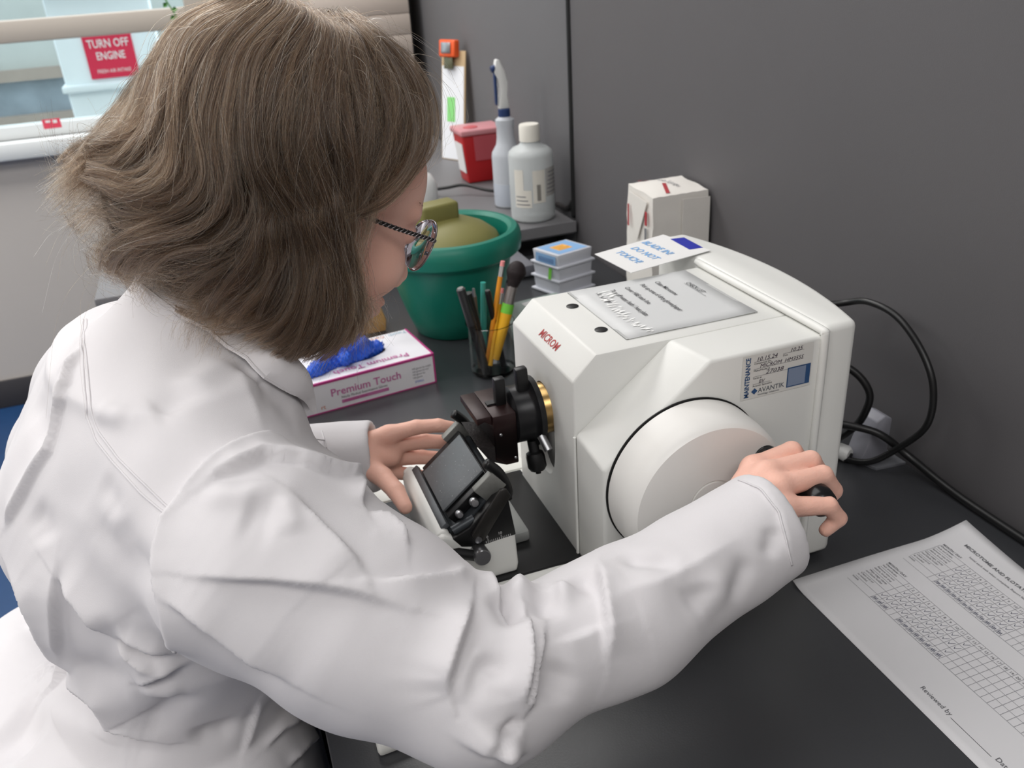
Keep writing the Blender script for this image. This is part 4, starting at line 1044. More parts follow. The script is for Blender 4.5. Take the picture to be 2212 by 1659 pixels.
# ------------------------------------------------------------------ the log sheet on the near bench
ls = thing('log_sheet', 'printed maintenance log with ticked grid lying on the black bench', 'paper', (0.05, -0.15, 0))
lx = Vector((-0.0095, -1.0, 0)).normalized()      # reading direction, towards the camera
ly = Vector((1.0, 0.006, 0)).normalized()         # up the page, towards the partition
l0 = Vector((-0.0705, -0.0250, 0.0005))
def lift(s, t):
    c = max(0, t - 0.72) / 0.28
    d = max(0, 0.30 - s) / 0.30
    return 0.011 * c ** 1.6 * d ** 1.2 + 0.0016 * math.sin(PI * t) * (0.5 + 0.5 * math.cos(7 * s)) + 0.004 * max(0, 0.05 - s) / 0.05 * (1 - t)
LW, LH = 0.279, 0.236
add('sheet', grid_sheet(l0, lx, ly, LW, LH, 28, 24, lift), mat('sheet_paper', (206, 205, 207), 0.7, var=0.015, vscale=12), ls, smooth=True)
def lp(s, t, up_=0.0006):
    return l0 + lx * (LW * s) + ly * (LH * t) + Vector((0, 0, lift(s, t) + up_))
M_RULE = mat('rule_grey', (138, 138, 142), 0.7)
def seg_line(gr, s0, t0, s1, t1, w_):
    n_ = 6
    ds, dt = s1 - s0, t1 - t0
    L_ = math.hypot(ds * LW, dt * LH)
    ps, pt_ = -dt * LH / L_ * w_ / LW / 2, ds * LW / L_ * w_ / LH / 2
    for i in range(n_):
        a, b_ = i / n_, (i + 1) / n_
        q = [(s0 + ds * a - ps, t0 + dt * a - pt_), (s0 + ds * b_ - ps, t0 + dt * b_ - pt_), (s0 + ds * b_ + ps, t0 + dt * b_ + pt_), (s0 + ds * a + ps, t0 + dt * a + pt_)]
        gr.quad(*[lp(*k) for k in q])
gr = G()
S0, DS = 0.185, 0.0262          # first day column and the column pitch
tables = ((0.245, (0.0, 0.045, 0.092, 0.140, 0.188, 0.222)), (0.565, (0.0, 0.045, 0.092, 0.140, 0.188, 0.222)))
for tb, rows in tables:
    for r in rows:
        seg_line(gr, 0.055, tb + r, 1.0, tb + r, 0.0005)
    for k in range(32):
        s = S0 + DS * k
        if s < 1:
            seg_line(gr, s, tb, s, tb + rows[-1], 0.0005)
    seg_line(gr, 0.055, tb, 0.055, tb + rows[-1], 0.0005)
add('grid', gr.g, M_RULE, ls)
def ltext(s, size, a, b_, m, **k):
    v, f = lettering(s, size, (0, 0, 0), (1, 0, 0), (0, 1, 0), None, None, lift=0, **k)
    return [lp(a + p[0] / LW, b_ + p[1] / LH, 0.0009) for p in v], f
tx_ = G()
for tb, rows in tables:
    for k in range(30):
        s = S0 + DS * k
        if s < 0.96:
            tx_.raw(*ltext(str(k + 1), 0.0042, s + 0.008, tb + 0.197, None))
    for r, (a, b_) in enumerate((('Initials', ''), ('Clean and oil', 'as needed'), ('Wipe stage, clamp', 'and blade holder'), ('Remove wax and', 'debris, brush tray'), ('Check blade', 'lock and brake'))):
        tx_.raw(*ltext(a, 0.0036, 0.060, tb + 0.028 + 0.047 * r, None))
        if b_:
            tx_.raw(*ltext(b_, 0.0036, 0.060, tb + 0.010 + 0.047 * r, None))
    tx_.raw(*ltext('MONTH / DAY', 0.0040, 0.058, tb + 0.232, None, bold=0.00006))
tx_.raw(*ltext('MICROTOME AND FLOTATION BATH MAINTENANCE LOG', 0.0062, 0.10, 0.875, None, bold=0.00012, squeeze=1.05))
tx_.raw(*ltext('Initial each task when complete. Report faults to the supervisor.', 0.0042, 0.16, 0.835, None))
tx_.raw(*ltext('Reviewed by', 0.0070, 0.60, 0.075, None))
tx_.raw(*ltext('Date', 0.0070, 0.905, 0.075, None))
add('print', tx_.g, mat('print_grey', (92, 92, 96), 0.7), ls)
rl = G()
seg_line(rl, 0.735, 0.073, 0.895, 0.073, 0.0005)
add('signature_line', rl.g, M_INK, ls)
pn = G()
random.seed(3)
for tb, rows in tables:
    for k in range(13):
        s = S0 + DS * k
        for r in range(4):
            if random.random() < 0.12:
                continue
            t_ = tb + rows[r] + 0.008
            if r == 0:
                for q in range(3):
                    a = s + 0.003 + 0.006 * q
                    seg_line(pn, a, t_, a + 0.004, t_ + 0.026 * random.uniform(.7, 1.1), 0.0006)
                    seg_line(pn, a + 0.004, t_ + 0.02, a + 0.007, t_ + 0.003, 0.0005)
            else:
                seg_line(pn, s + 0.005, t_ + 0.016, s + 0.010, t_ + 0.004, 0.0006)
                seg_line(pn, s + 0.010, t_ + 0.004, s + 0.021, t_ + 0.030, 0.0006)
add('pen_marks', pn.g, mat('pen_blue_grey', (96, 98, 112), 0.7), ls)
# ------------------------------------------------------------------ the person
def A3(*a):
    return np.array(a, float)
def frame(pit, yaw):
    p, y = math.radians(pit), math.radians(yaw)
    F = A3(math.cos(p) * math.cos(y), math.cos(p) * math.sin(y), -math.sin(p))
    R = A3(math.sin(y), -math.cos(y), 0)
    return F, R, np.cross(R, F)
HF, HR, HU = frame(31, 11)                    # face forward, her right, up
HH = A3(-0.506, 0.119, 0.446)                 # midpoint between the ears
def hd(f, r, u):
    return HH + HF * f + HR * r + HU * u
HROT = np.stack([HF, HR, HU])
NECK = A3(-0.600, 0.118, 0.335)
SR, SL = A3(-0.600, -0.050, 0.265), A3(-0.705, 0.285, 0.275)
ER, WR = A3(-0.466, -0.170, 0.142), A3(-0.236, -0.128, 0.192)
EL, WL = A3(-0.785, 0.325, 0.085), A3(-0.497, 0.238, 0.132)
PEL = A3(-0.760, 0.120, -0.20)

def group(p, fn, lo, hi, m=0.035):
    """Evaluate FN only near the box LO..HI; elsewhere return a safe distance."""
    lo, hi = np.asarray(lo), np.asarray(hi)
    q = np.maximum(np.maximum(lo - p, p - hi), 0)
    d = np.linalg.norm(q, axis=1) + m
    near = d < m + m
    if near.any():
        d[near] = fn(p[near])
    return d
def head_sdf(p):
    d = ell(p, hd(-0.008, 0, 0.040), (0.100, 0.076, 0.086), HROT)
    d = smin(d, ell(p, hd(0.040, 0, -0.022), (0.054, 0.060, 0.080), HROT), 0.030)
    d = smin(d, ell(p, hd(0.045, 0, 0.045), (0.052, 0.058, 0.050), HROT), 0.020)
    for s in (-1, 1):
        d = smin(d, cap(p, hd(0.010, s * 0.050, -0.060), hd(0.066, s * 0.016, -0.090), 0.016, 0.014), 0.028)   # jaw
        d = smin(d, ell(p, hd(0.068, s * 0.036, -0.022), (0.026, 0.026, 0.026), HROT), 0.020)                     # cheek
        d = smax(d, -ell(p, hd(0.1020, s * 0.031, 0.012), (0.017, 0.017, 0.011), HROT), 0.014)                     # eye socket
        d = smin(d, ell(p, hd(0.0845, s * 0.031, 0.0125), (0.0125, 0.0155, 0.0105), HROT), 0.004)                    # lids over the eye
        d = smin(d, cap(p, hd(0.089, s * 0.014, 0.030), hd(0.080, s * 0.048, 0.031), 0.008, 0.006), 0.012)          # brow
        d = smin(d, ell(p, hd(0.1015, s * 0.011, -0.033), (0.011, 0.008, 0.007), HROT), 0.005)                       # nostril wing
        d = smin(d, ell(p, hd(-0.006, s * 0.078, 0.004), (0.018, 0.006, 0.030), HROT), 0.006)                        # ear
    d = smin(d, cap(p, hd(0.090, 0, 0.020), hd(0.112, 0, -0.026), 0.0065, 0.0095), 0.010)                            # nose
    d = smin(d, ell(p, hd(0.084, 0, -0.062), (0.018, 0.026, 0.020), HROT), 0.012)                                    # mouth mound
    d = smin(d, cap(p, hd(0.0985, -0.016, -0.0545), hd(0.0985, 0.016, -0.0545), 0.0042, 0.0042), 0.004)              # upper lip
    d = smin(d, cap(p, hd(0.0970, -0.014, -0.0640), hd(0.0970, 0.014, -0.0640), 0.0050, 0.0050), 0.004)              # lower lip
    d = smax(d, -cap(p, hd(0.1035, -0.020, -0.0592), hd(0.1035, 0.020, -0.0592), 0.0016, 0.0016), 0.002)
    d = smin(d, ell(p, hd(0.076, 0, -0.088), (0.015, 0.020, 0.014), HROT), 0.014)                                    # chin
    return d
FINGERS_R = (
    (((-0.172, -0.080, 0.206), (-0.127, -0.073, 0.2085), (-0.1130, -0.0725, 0.191), (-0.1225, -0.072, 0.176)), (0.0105, 0.0088, 0.0082, 0.0068)),
    (((-0.172, -0.099, 0.211), (-0.1225, -0.0935, 0.2085), (-0.1085, -0.093, 0.188), (-0.1200, -0.0925, 0.172)), (0.0108, 0.0090, 0.0083, 0.0070)),
    (((-0.174, -0.117, 0.209), (-0.1250, -0.1140, 0.2060), (-0.1115, -0.1135, 0.186), (-0.1230, -0.113, 0.171)), (0.0104, 0.0086, 0.0080, 0.0068)),
    (((-0.178, -0.133, 0.200), (-0.1380, -0.1400, 0.1945), (-0.1270, -0.1415, 0.179), (-0.1375, -0.140, 0.169)), (0.0094, 0.0076, 0.0070, 0.0060)),
    (((-0.212, -0.103, 0.178), (-0.178, -0.086, 0.172), (-0.152, -0.082, 0.168), (-0.130, -0.083, 0.169)), (0.0130, 0.0110, 0.0095, 0.0075)))
FINGERS_L = (
    (((-0.440, 0.228, 0.147), (-0.409, 0.222, 0.152), (-0.384, 0.2185, 0.150), (-0.365, 0.217, 0.143)), (0.0100, 0.0085, 0.0078, 0.0065)),
    (((-0.438, 0.234, 0.130), (-0.400, 0.228, 0.128), (-0.372, 0.220, 0.124), (-0.352, 0.2165, 0.120)), (0.0103, 0.0087, 0.0080, 0.0066)),
    (((-0.441, 0.236, 0.112), (-0.404, 0.231, 0.106), (-0.377, 0.222, 0.102), (-0.359, 0.2175, 0.099)), (0.0099, 0.0083, 0.0077, 0.0064)),
    (((-0.447, 0.234, 0.096), (-0.417, 0.230, 0.086), (-0.395, 0.222, 0.080), (-0.380, 0.2185, 0.077)), (0.0088, 0.0074, 0.0068, 0.0058)),
    (((-0.474, 0.216, 0.124), (-0.459, 0.190, 0.118), (-0.4505, 0.165, 0.112), (-0.4470, 0.140, 0.106)), (0.0135, 0.0112, 0.0098, 0.0078)))
def hand_sdf(p, W, fingers, k):
    d = None
    for n_, (pts, rad) in enumerate(fingers):
        f = chain(p, pts, rad, 0.0022)
        d = f if d is None else smin(d, f, 0.0035)
    palm = None
    for pts, rad in fingers[:4]:
        c = cap(p, W, pts[0], 0.0150, rad[0] * 1.02)
        palm = c if palm is None else smin(palm, c, 0.008)
    m2 = (np.array(fingers[0][0][0]) + np.array(fingers[3][0][0])) / 2
    palm = smin(palm, cap(p, W, fingers[4][0][0], 0.020, 0.0145), 0.012)
    palm = smin(palm, cap(p, W * 0.55 + m2 * 0.45 + k, m2 + k * 0.6, 0.0165, 0.0125), 0.010)
    return smin(d, palm, 0.007)
def trunk_sdf(p):
    d = cap(p, hd(-0.030, 0, -0.030), NECK, 0.048, 0.046)
    d = smin(d, cap(p, SR + (0, 0.02, -.01), SL + (0.01, -0.03, -0.02), 0.042, 0.042), 0.03)
    d = smin(d, chain(p, (NECK + (-0.03, 0, -0.06), A3(-0.675, 0.118, 0.14), A3(-0.685, 0.120, 0.0), PEL), (0.080, 0.085, 0.075, 0.10)), 0.06)
    for S, E, Q, W in ((SR, ER, A3(-0.345, -0.150, 0.150), WR), (SL, EL, A3(-0.640, 0.288, 0.107), WL)):
        d = smin(d, chain(p, (S, E, Q, W), (0.040, 0.033, 0.029, 0.022), 0.012), 0.02)
    return d
RH_BOX = ((-0.27, -0.175, 0.13), (-0.09, -0.045, 0.24))
LH_BOX = ((-0.53, 0.10, 0.05), (-0.33, 0.27, 0.18))
HD_BOX = (hd(0, 0, 0) - 0.15, hd(0, 0, 0) + 0.16)
def body_fn(p):
    d = trunk_sdf(p)
    d = smin(d, group(p, head_sdf, *HD_BOX), 0.020)
    d = smin(d, group(p, lambda q: hand_sdf(q, WR, FINGERS_R, A3(0.004, 0.003, -0.012)), *RH_BOX), 0.010)
    d = smin(d, group(p, lambda q: hand_sdf(q, WL, FINGERS_L, A3(0.002, -0.012, 0.0)), *LH_BOX), 0.010)
    return d
BV, BF = surface_nets(body_fn, (-0.97, -0.30, -0.36), (-0.07, 0.50, 0.63), 0.0023)
pn = thing('person', 'person in a white lab coat bending over the microtome, long greying brown hair', 'person', (-0.80, 0.12, -BENCH))
M_SKIN = mat('skin', (234, 184, 166), 0.48, var=0.05, vscale=55, bump=0.25, bscale=420, sss=0.12, spec=0.35)
body = fast_mesh('body', BV, BF, M_SKIN, pn)
# ------------------------------------------------------------------ the lab coat, modelled as one loose garment
TZ = [-0.42, -0.30, -0.20, -0.12, -0.06, -0.03, 0.00, 0.03, 0.06, 0.12, 0.20, 0.27, 0.33]
TCX = [-0.870, -0.865, -0.850, -0.825, -0.785, -0.745, -0.700, -0.684, -0.674, -0.672, -0.668, -0.655, -0.640]
TCY = [0.135, 0.135, 0.135, 0.135, 0.135, 0.138, 0.138, 0.136, 0.132, 0.124, 0.116, 0.117, 0.118]
THX = [0.300, 0.290, 0.268, 0.243, 0.203, 0.160, 0.115, 0.106, 0.110, 0.118, 0.118, 0.105, 0.080]
THY = [0.36, 0.350, 0.335, 0.315, 0.280, 0.225, 0.165, 0.155, 0.162, 0.182, 0.180, 0.165, 0.120]
TYW = [0, 0, 0, 0, 0, 2, 4, 6, 10, 14, 17, 18, 18]
def sm_interp(z, xs, ys):
    return np.interp(z, xs, ys)
def torso_sdf(p):
    z = p[:, 2]
    cx, cy, hx, hy = (sm_interp(z, TZ, q) for q in (TCX, TCY, THX, THY))
    a = np.radians(sm_interp(z, TZ, TYW))
    x, y = p[:, 0] - cx, p[:, 1] - cy
    X, Y = x * np.cos(a) + y * np.sin(a), -x * np.sin(a) + y * np.cos(a)
    k = (np.abs(X / hx) ** 2.3 + np.abs(Y / hy) ** 2.3) ** (1 / 2.3)
    d = (k - 1) * np.minimum(hx, hy)
    return np.maximum(d * (0.6 + 0.3 * np.clip((z + 0.05) / 0.13, 0, 1)), z - 0.335)
SLV_R = ((-0.592, -0.062, 0.232), (-0.525, -0.112, 0.183), (-0.463, -0.166, 0.148), (-0.340, -0.152, 0.151), (-0.184, -0.124, 0.180))
RAD_R = (0.086, 0.073, 0.057, 0.050, 0.0485)
SLV_L = ((-0.705, 0.265, 0.240), (-0.755, 0.300, 0.160), (-0.785, 0.325, 0.085), (-0.640, 0.290, 0.105), (-0.456, 0.232, 0.122))
RAD_L = (0.080, 0.074, 0.068, 0.056, 0.041)
def cuff_cut(p, d, a, b_, r, hol):
    """Open the end of a sleeve: stop it at B, square to the arm A-B, and hollow it."""
    a, b_ = np.array(a), np.array(b_)
    t = (b_ - a) / np.linalg.norm(b_ - a)
    s = (p - b_) @ t
    d = smax(d, s, 0.003)
    return smax(d, -np.maximum(np.linalg.norm(p - b_ - s[:, None] * t, axis=1) - (r - 0.0075), -(s + hol)), 0.002)
def sleeve_r(p):
    return cuff_cut(p, chain(p, SLV_R, RAD_R, 0.03), SLV_R[3], SLV_R[4], RAD_R[4], 0.05)
def sleeve_l(p):
    return cuff_cut(p, chain(p, SLV_L, RAD_L, 0.03), SLV_L[3], SLV_L[4], RAD_L[4], 0.05)
def coat_fn(p):
    d = torso_sdf(p)
    y = cap(p, (-0.618, -0.020, 0.262), (-0.690, 0.235, 0.265), 0.066, 0.066)
    y = smin(y, cap(p, NECK + (-0.022, 0, -0.018), (-0.618, -0.010, 0.268), 0.066, 0.062), 0.02)
    y = smin(y, cap(p, NECK + (-0.022, 0, -0.018), (-0.685, 0.225, 0.270), 0.066, 0.062), 0.02)
    y = smin(y, cap(p, NECK + (-0.040, 0, -0.035), (-0.700, 0.110, 0.200), 0.075, 0.10), 0.03)
    y = smin(y, cap(p, (-0.622, 0.125, 0.325), (-0.600, 0.126, 0.372), 0.064, 0.056), 0.02)
    d = smin(d, y, 0.05)
    d = smin(d, cap(p, (-0.535, -0.015, 0.236), (-0.520, -0.045, 0.218), 0.034, 0.030), 0.03)
    d = smin(d, group(p, sleeve_l, (-0.87, 0.15, 0.0), (-0.42, 0.42, 0.34)), 0.012)
    d = smin(d, group(p, sleeve_r, (-0.70, -0.26, 0.08), (-0.10, 0.04, 0.33)), 0.012)
    return d
CV, CF = surface_nets(coat_fn, (-1.20, -0.27, -0.40), (-0.11, 0.54, 0.43), 0.0026)
COATV = CV
# FOLDS-BELOW
# folds of the coat: (profile, raised side, width mm, height mm, line on the cloth)
FOLDS = [
    ('S', -1, 16, 6, [(-.6213,-.0825,.3104),(-.6129,-.0802,.3136),(-.6045,-.0766,.316),(-.5972,-.0753,.3169),(-.5899,-.073,.3173),(-.5825,-.0698,.3171),(-.575,-.0653,.3163),(-.5649,-.0673,.3134),(-.5546,-.0671,.3092),(-.5481,-.0688,.3056),(-.5414,-.0684,.3007),(-.5345,-.0663,.2947),(-.5275,-.0642,.288),(-.5202,-.0598,.2797),(-.5107,-.0359,.2591)]),
    ('S', 1, 12, 7, [(-.5132,-.0391,.2631),(-.5152,-.0777,.2758),(-.5167,-.0891,.2765),(-.5148,-.0979,.274)]),
    ('S', 1, 10, 5, [(-.5148,-.0979,.274),(-.5078,-.0997,.2694),(-.5008,-.1017,.2648),(-.4972,-.1094,.2619),(-.4936,-.1164,.2588),(-.494,-.1306,.2551)]),
    ('S', 1, 22, 5, [(-.5648,-.0992,.3044),(-.56,-.1052,.2982),(-.5553,-.1111,.2919),(-.5506,-.117,.2856),(-.5458,-.1229,.2794),(-.5412,-.1286,.274),(-.5367,-.1346,.2689),(-.5322,-.1408,.264),(-.5298,-.1471,.2593),(-.5274,-.1532,.2545)]),
    ('S', 1, 16, 7, [(-.5274,-.1532,.2545),(-.5177,-.1539,.252),(-.5077,-.1539,.2488),(-.4975,-.1537,.2454),(-.4883,-.1522,.2421),(-.4788,-.1497,.2379),(-.4687,-.1458,.2325),(-.4533,-.1226,.2222)]),
    ('S', -1, 24, 5, [(-.6381,-.121,.2742),(-.63,-.1262,.2748),(-.622,-.1303,.2748),(-.6141,-.1335,.2741),(-.6072,-.1354,.2728),(-.6002,-.1372,.2713),(-.5932,-.1389,.2697),(-.5861,-.1405,.268),(-.5792,-.1423,.2657),(-.5722,-.1443,.2633),(-.5653,-.1465,.2611),(-.5583,-.1488,.2591),(-.5505,-.1518,.2565),(-.5428,-.1548,.254),(-.535,-.1577,.2514),(-.5271,-.161,.2476),(-.519,-.1639,.2434),(-.5109,-.167,.2393),(-.5027,-.1697,.2349)]),
    ('S', -1, 26, 6, [(-.6531,-.116,.2592),(-.6472,-.1232,.2564),(-.6415,-.1292,.2527),(-.636,-.134,.2482),(-.6307,-.1374,.2426),(-.6248,-.1407,.2359),(-.6189,-.144,.2291),(-.6129,-.1473,.2222),(-.6069,-.151,.2156),(-.6017,-.1546,.2113),(-.5964,-.1586,.2073),(-.5912,-.1628,.2036),(-.586,-.167,.1998)]),
    ('R', 1, 8, 2.5, [(-.5668,-.0994,.3051),(-.5677,-.1078,.2998),(-.5685,-.1154,.2941),(-.569,-.1212,.2892),(-.5695,-.1266,.2841)]),
    ('R', 1, 9, 3, [(-.6217,-.0862,.309),(-.6126,-.0915,.3101),(-.6036,-.0955,.3103),(-.5948,-.0983,.3099),(-.5853,-.0986,.3095),(-.5758,-.0978,.3084),(-.5661,-.0959,.3066)]),
    ('V', 1, 16, 3, [(-.5968,-.1093,.3036),(-.5891,-.1129,.3012),(-.5815,-.1156,.2982),(-.5738,-.1172,.2944)]),
    ('S', 1, 16, 9, [(-.4605,-.1613,.2211),(-.465,-.17,.2199),(-.4697,-.1774,.2178),(-.4741,-.1837,.2151),(-.4783,-.1893,.2117),(-.4823,-.1941,.2078),(-.486,-.1985,.2034),(-.4894,-.2023,.1986),(-.4916,-.2073,.1915),(-.4909,-.2108,.1868)]),
    ('R', 1, 7, 4, [(-.4876,-.2135,.1845),(-.4819,-.2095,.1924),(-.4775,-.2057,.1976),(-.473,-.2012,.2022),(-.4665,-.1959,.2061),(-.4597,-.1895,.209)]),
    ('V', 1, 7, 4, [(-.484,-.2143,.1853),(-.4801,-.212,.1899),(-.4762,-.2093,.1941),(-.4721,-.2061,.1979),(-.4679,-.2024,.2013),(-.4608,-.2049,.1993),(-.4535,-.2069,.1969),(-.446,-.2085,.1939)]),
    ('S', 1, 14, 7, [(-.4454,-.1162,.2104),(-.4401,-.1342,.2103),(-.4394,-.1469,.2117),(-.4382,-.1572,.2114),(-.4377,-.1691,.2101),(-.4369,-.1795,.2076),(-.4312,-.1885,.2031)]),
    ('S', 1, 14, 8, [(-.421,-.1618,.2062),(-.4245,-.1742,.2059),(-.4273,-.1842,.2038),(-.431,-.1927,.201),(-.4344,-.2001,.1974),(-.4375,-.2066,.193),(-.4422,-.2136,.1872),(-.4465,-.2195,.1803),(-.4466,-.2242,.1706)]),
    ('S', 1, 9, 7, [(-.4128,-.183,.2003),(-.4186,-.1912,.1979),(-.424,-.1986,.1949),(-.4291,-.2066,.1898),(-.4338,-.2135,.1837),(-.4375,-.218,.1787),(-.441,-.2218,.1731),(-.4476,-.2253,.1684)]),
    ('V', 1, 5, 5, [(-.4468,-.2246,.1696),(-.4541,-.2272,.166),(-.4611,-.229,.1614),(-.4674,-.2299,.155),(-.4734,-.2296,.1469)]),
    ('R', 1, 10, 4, [(-.4535,-.2289,.158),(-.4611,-.2303,.1524),(-.4682,-.2302,.1452)]),
    ('S', -1, 14, 7, [(-.3518,-.1383,.2062),(-.3556,-.1519,.2077),(-.358,-.1624,.2067),(-.3612,-.1717,.204),(-.3638,-.1798,.2003),(-.3672,-.1888,.1942),(-.37,-.1963,.1869),(-.3731,-.2019,.179),(-.3756,-.2064,.17)]),
    ('T', 1, 24, 6, [(-.3626,-.1824,.199),(-.3535,-.1805,.2009),(-.3441,-.1782,.2023),(-.3335,-.1787,.202),(-.3225,-.1787,.2012),(-.31,-.1757,.2011),(-.2974,-.1728,.2011),(-.285,-.1706,.2018),(-.274,-.1687,.2036),(-.263,-.1668,.2054),(-.2519,-.165,.2072),(-.2406,-.1631,.2091)]),
    ('S', -1, 22, 1.6, [(-.2077,-.1114,.2225),(-.2059,-.1252,.2253),(-.2016,-.1352,.2252),(-.2011,-.1466,.2216),(-.1989,-.1558,.2162),(-.2007,-.1642,.2083),(-.2011,-.1707,.1987),(-.2001,-.1743,.1895),(-.1973,-.1758,.1782)]),
    ('V', 1, 8, 4, [(-.3343,-.1401,.2084),(-.3309,-.1494,.2094),(-.3268,-.1569,.209),(-.3194,-.1616,.2079),(-.3117,-.1655,.2062),(-.3037,-.1689,.2039),(-.298,-.1721,.2016)]),
    ('R', 1, 9, 5, [(-.3803,-.1527,.204),(-.3903,-.1612,.2029),(-.3975,-.1606,.2028)]),
    ('V', 1, 8, 4, [(-.3694,-.1424,.2045),(-.3704,-.159,.2054),(-.3641,-.1725,.2034)]),
    ('R', 1, 10, 7, [(-.4149,-.1326,.1975),(-.4208,-.158,.206)]),
    ('V', 1, 11, 10, [(-.4393,-.1537,.2119),(-.4369,-.1699,.2097),(-.4345,-.1792,.2072),(-.4319,-.1873,.2038)]),
    ('V', 1, 10, 6, [(-.4021,-.1505,.2024),(-.4066,-.168,.2031),(-.4107,-.1809,.2006)]),
    ('R', 1, 18, 6, [(-.474,-.2295,.1456),(-.4698,-.2299,.153),(-.4611,-.229,.1614)]),
    ('V', 1, 16, 4, [(-.4286,-.2212,.1642),(-.4239,-.2172,.1708),(-.4188,-.2125,.1766),(-.4143,-.2077,.1813),(-.4096,-.2025,.1855)]),
    ('V', 1, 15, 3, [(-.2896,-.1795,.1947),(-.2903,-.1876,.1845),(-.298,-.1913,.1818),(-.3056,-.1951,.1793)]),
    ('V', 1, 10, 3, [(-.2385,-.1729,.1994),(-.2471,-.1789,.1912),(-.2529,-.1824,.1851),(-.2582,-.1854,.1786),(-.266,-.1883,.1708)]),
    ('R', 1, 12, 3, [(-.2595,-.1777,.1944),(-.268,-.1815,.1896),(-.2762,-.1851,.1846),(-.2839,-.1881,.1809),(-.2917,-.1916,.1777),(-.2997,-.1953,.1748),(-.3076,-.199,.172)]),
    ('V', 1, 8, 2.5, [(-.2102,-.1609,.2117),(-.2141,-.1697,.202),(-.219,-.1735,.1964),(-.2234,-.1769,.1904)]),
    ('S', 1, 14, 3, [(-.4101,-.1955,.1922),(-.4013,-.1943,.1906),(-.3927,-.1936,.1894),(-.381,-.1927,.1898),(-.3695,-.1925,.1908)]),
    ('S', -1, 12, 5, [(-.6288,-.0727,.3118),(-.6342,-.0776,.307),(-.6397,-.0816,.3018),(-.6452,-.0848,.2962),(-.649,-.0916,.2892),(-.6529,-.0971,.2815),(-.6542,-.1022,.2756),(-.6557,-.1062,.2691),(-.6559,-.1101,.2635),(-.6562,-.1132,.2573),(-.656,-.1165,.2503),(-.6558,-.1186,.2425),(-.6563,-.119,.2331),(-.6572,-.117,.2216),(-.6596,-.1064,.2028)]),
    ('S', 1, 12, 5, [(-.6414,-.0812,.3009),(-.6334,-.0783,.307),(-.6256,-.074,.3123),(-.6197,-.0711,.3153),(-.6139,-.0675,.3179),(-.608,-.0631,.3201),(-.5996,-.059,.3214),(-.5911,-.0534,.3219),(-.5824,-.0493,.3206),(-.5735,-.0432,.3183),(-.5634,-.04,.3132),(-.553,-.0329,.3059)]),
    ('S', -1, 26, 9, [(-.7903,.0552,.2146),(-.7848,.0438,.2107),(-.7801,.0347,.2056),(-.7741,.025,.2006),(-.769,.0182,.1938),(-.7672,.0164,.1841),(-.7656,.0156,.1737),(-.7665,.0197,.1563),(-.7688,.0289,.1345),(-.7688,.0334,.1199),(-.8022,.1497,.0167),(-.7919,.1206,.0265),(-.7599,.03,.0883),(-.7487,.0089,.0946),(-.7407,-.0016,.0922),(-.7399,.0024,.0751),(-.7387,.0054,.0585),(-.729,-.0048,.0546),(-.7202,-.0115,.0475),(-.7105,-.0165,.0444),(-.7014,-.0189,.0387)]),
    ('S', 1, 15, 4, [(-.7377,-.0006,.2341),(-.7406,-.0022,.2248),(-.7437,-.0034,.2152),(-.7455,-.0053,.2057),(-.748,-.0051,.1945),(-.7497,-.0031,.1833),(-.7517,-.0003,.1712),(-.7553,.006,.1539),(-.7602,.0161,.1332)]),
    ('S', -1, 24, 7, [(-.7409,-.0036,.221),(-.7357,-.0106,.2158),(-.7305,-.0176,.2106),(-.7253,-.0245,.2054),(-.7197,-.0316,.1975),(-.7148,-.0355,.1872),(-.7096,-.0395,.1783)]),
    ('S', -1, 15, 6, [(-.7089,-.04,.1811),(-.6986,-.047,.1824),(-.6921,-.0504,.1787),(-.6857,-.0532,.1744),(-.6768,-.0561,.1688),(-.6681,-.0579,.1623)]),
    ('S', 1, 12, 5, [(-.7101,-.0391,.1765),(-.7041,-.0432,.1701),(-.6983,-.0468,.1632),(-.69,-.0509,.1563),(-.6819,-.0538,.1483)]),
    ('S', -1, 12, 6, [(-.706,-.0418,.1316),(-.6946,-.0484,.1394),(-.6837,-.0531,.1457),(-.673,-.0563,.1488),(-.6625,-.0581,.1507)]),
    ('R', 1, 10, 3, [(-.7072,-.0411,.1268),(-.6978,-.0466,.1259),(-.6887,-.0506,.1238),(-.6795,-.0536,.1224),(-.6705,-.0551,.1196)]),
    ('V', 1, 13, 5, [(-.7166,-.0142,.0569),(-.702,-.0292,.0779),(-.6886,-.0415,.0961),(-.6767,-.0484,.1054),(-.6655,-.053,.1127)]),
    ('V', 1, 18, 4, [(-.7544,.0116,.1142),(-.7393,-.0111,.1263),(-.727,-.0247,.1313),(-.7166,-.0342,.1309),(-.7068,-.0414,.1287)]),
    ('S', -1, 10, 3, [(-.6224,-.0186,.0554),(-.6296,-.0082,.0314),(-.6342,-.0095,.022),(-.6386,-.0119,.0136),(-.6449,-.0153,.0016),(-.6504,-.0243,-.0044)]),
    ('S', -1, 10, 5, [(-.6309,-.0153,-.008),(-.6224,-.0066,-.008),(-.6137,.0035,-.0092),(-.6051,.0133,-.0164),(-.5965,.0295,-.0299)]),
    ('S', -1, 10, 5, [(-.6161,-.02,-.034),(-.6076,-.0074,-.0391),(-.599,.0092,-.0482),(-.5867,.0558,-.0856)]),
    ('V', 1, 12, 4, [(-.6886,-.0219,.0402),(-.6774,-.0226,.04),(-.6665,-.0212,.0378),(-.655,-.0177,.0333),(-.6434,-.0134,.0279)]),
    ('V', 1, 14, 3, [(-.6868,-.0417,.2878),(-.6831,-.0515,.2824),(-.6799,-.0594,.2759),(-.6768,-.0668,.2693),(-.6718,-.0773,.2655),(-.6663,-.091,.2642),(-.6575,-.1078,.2637)]),
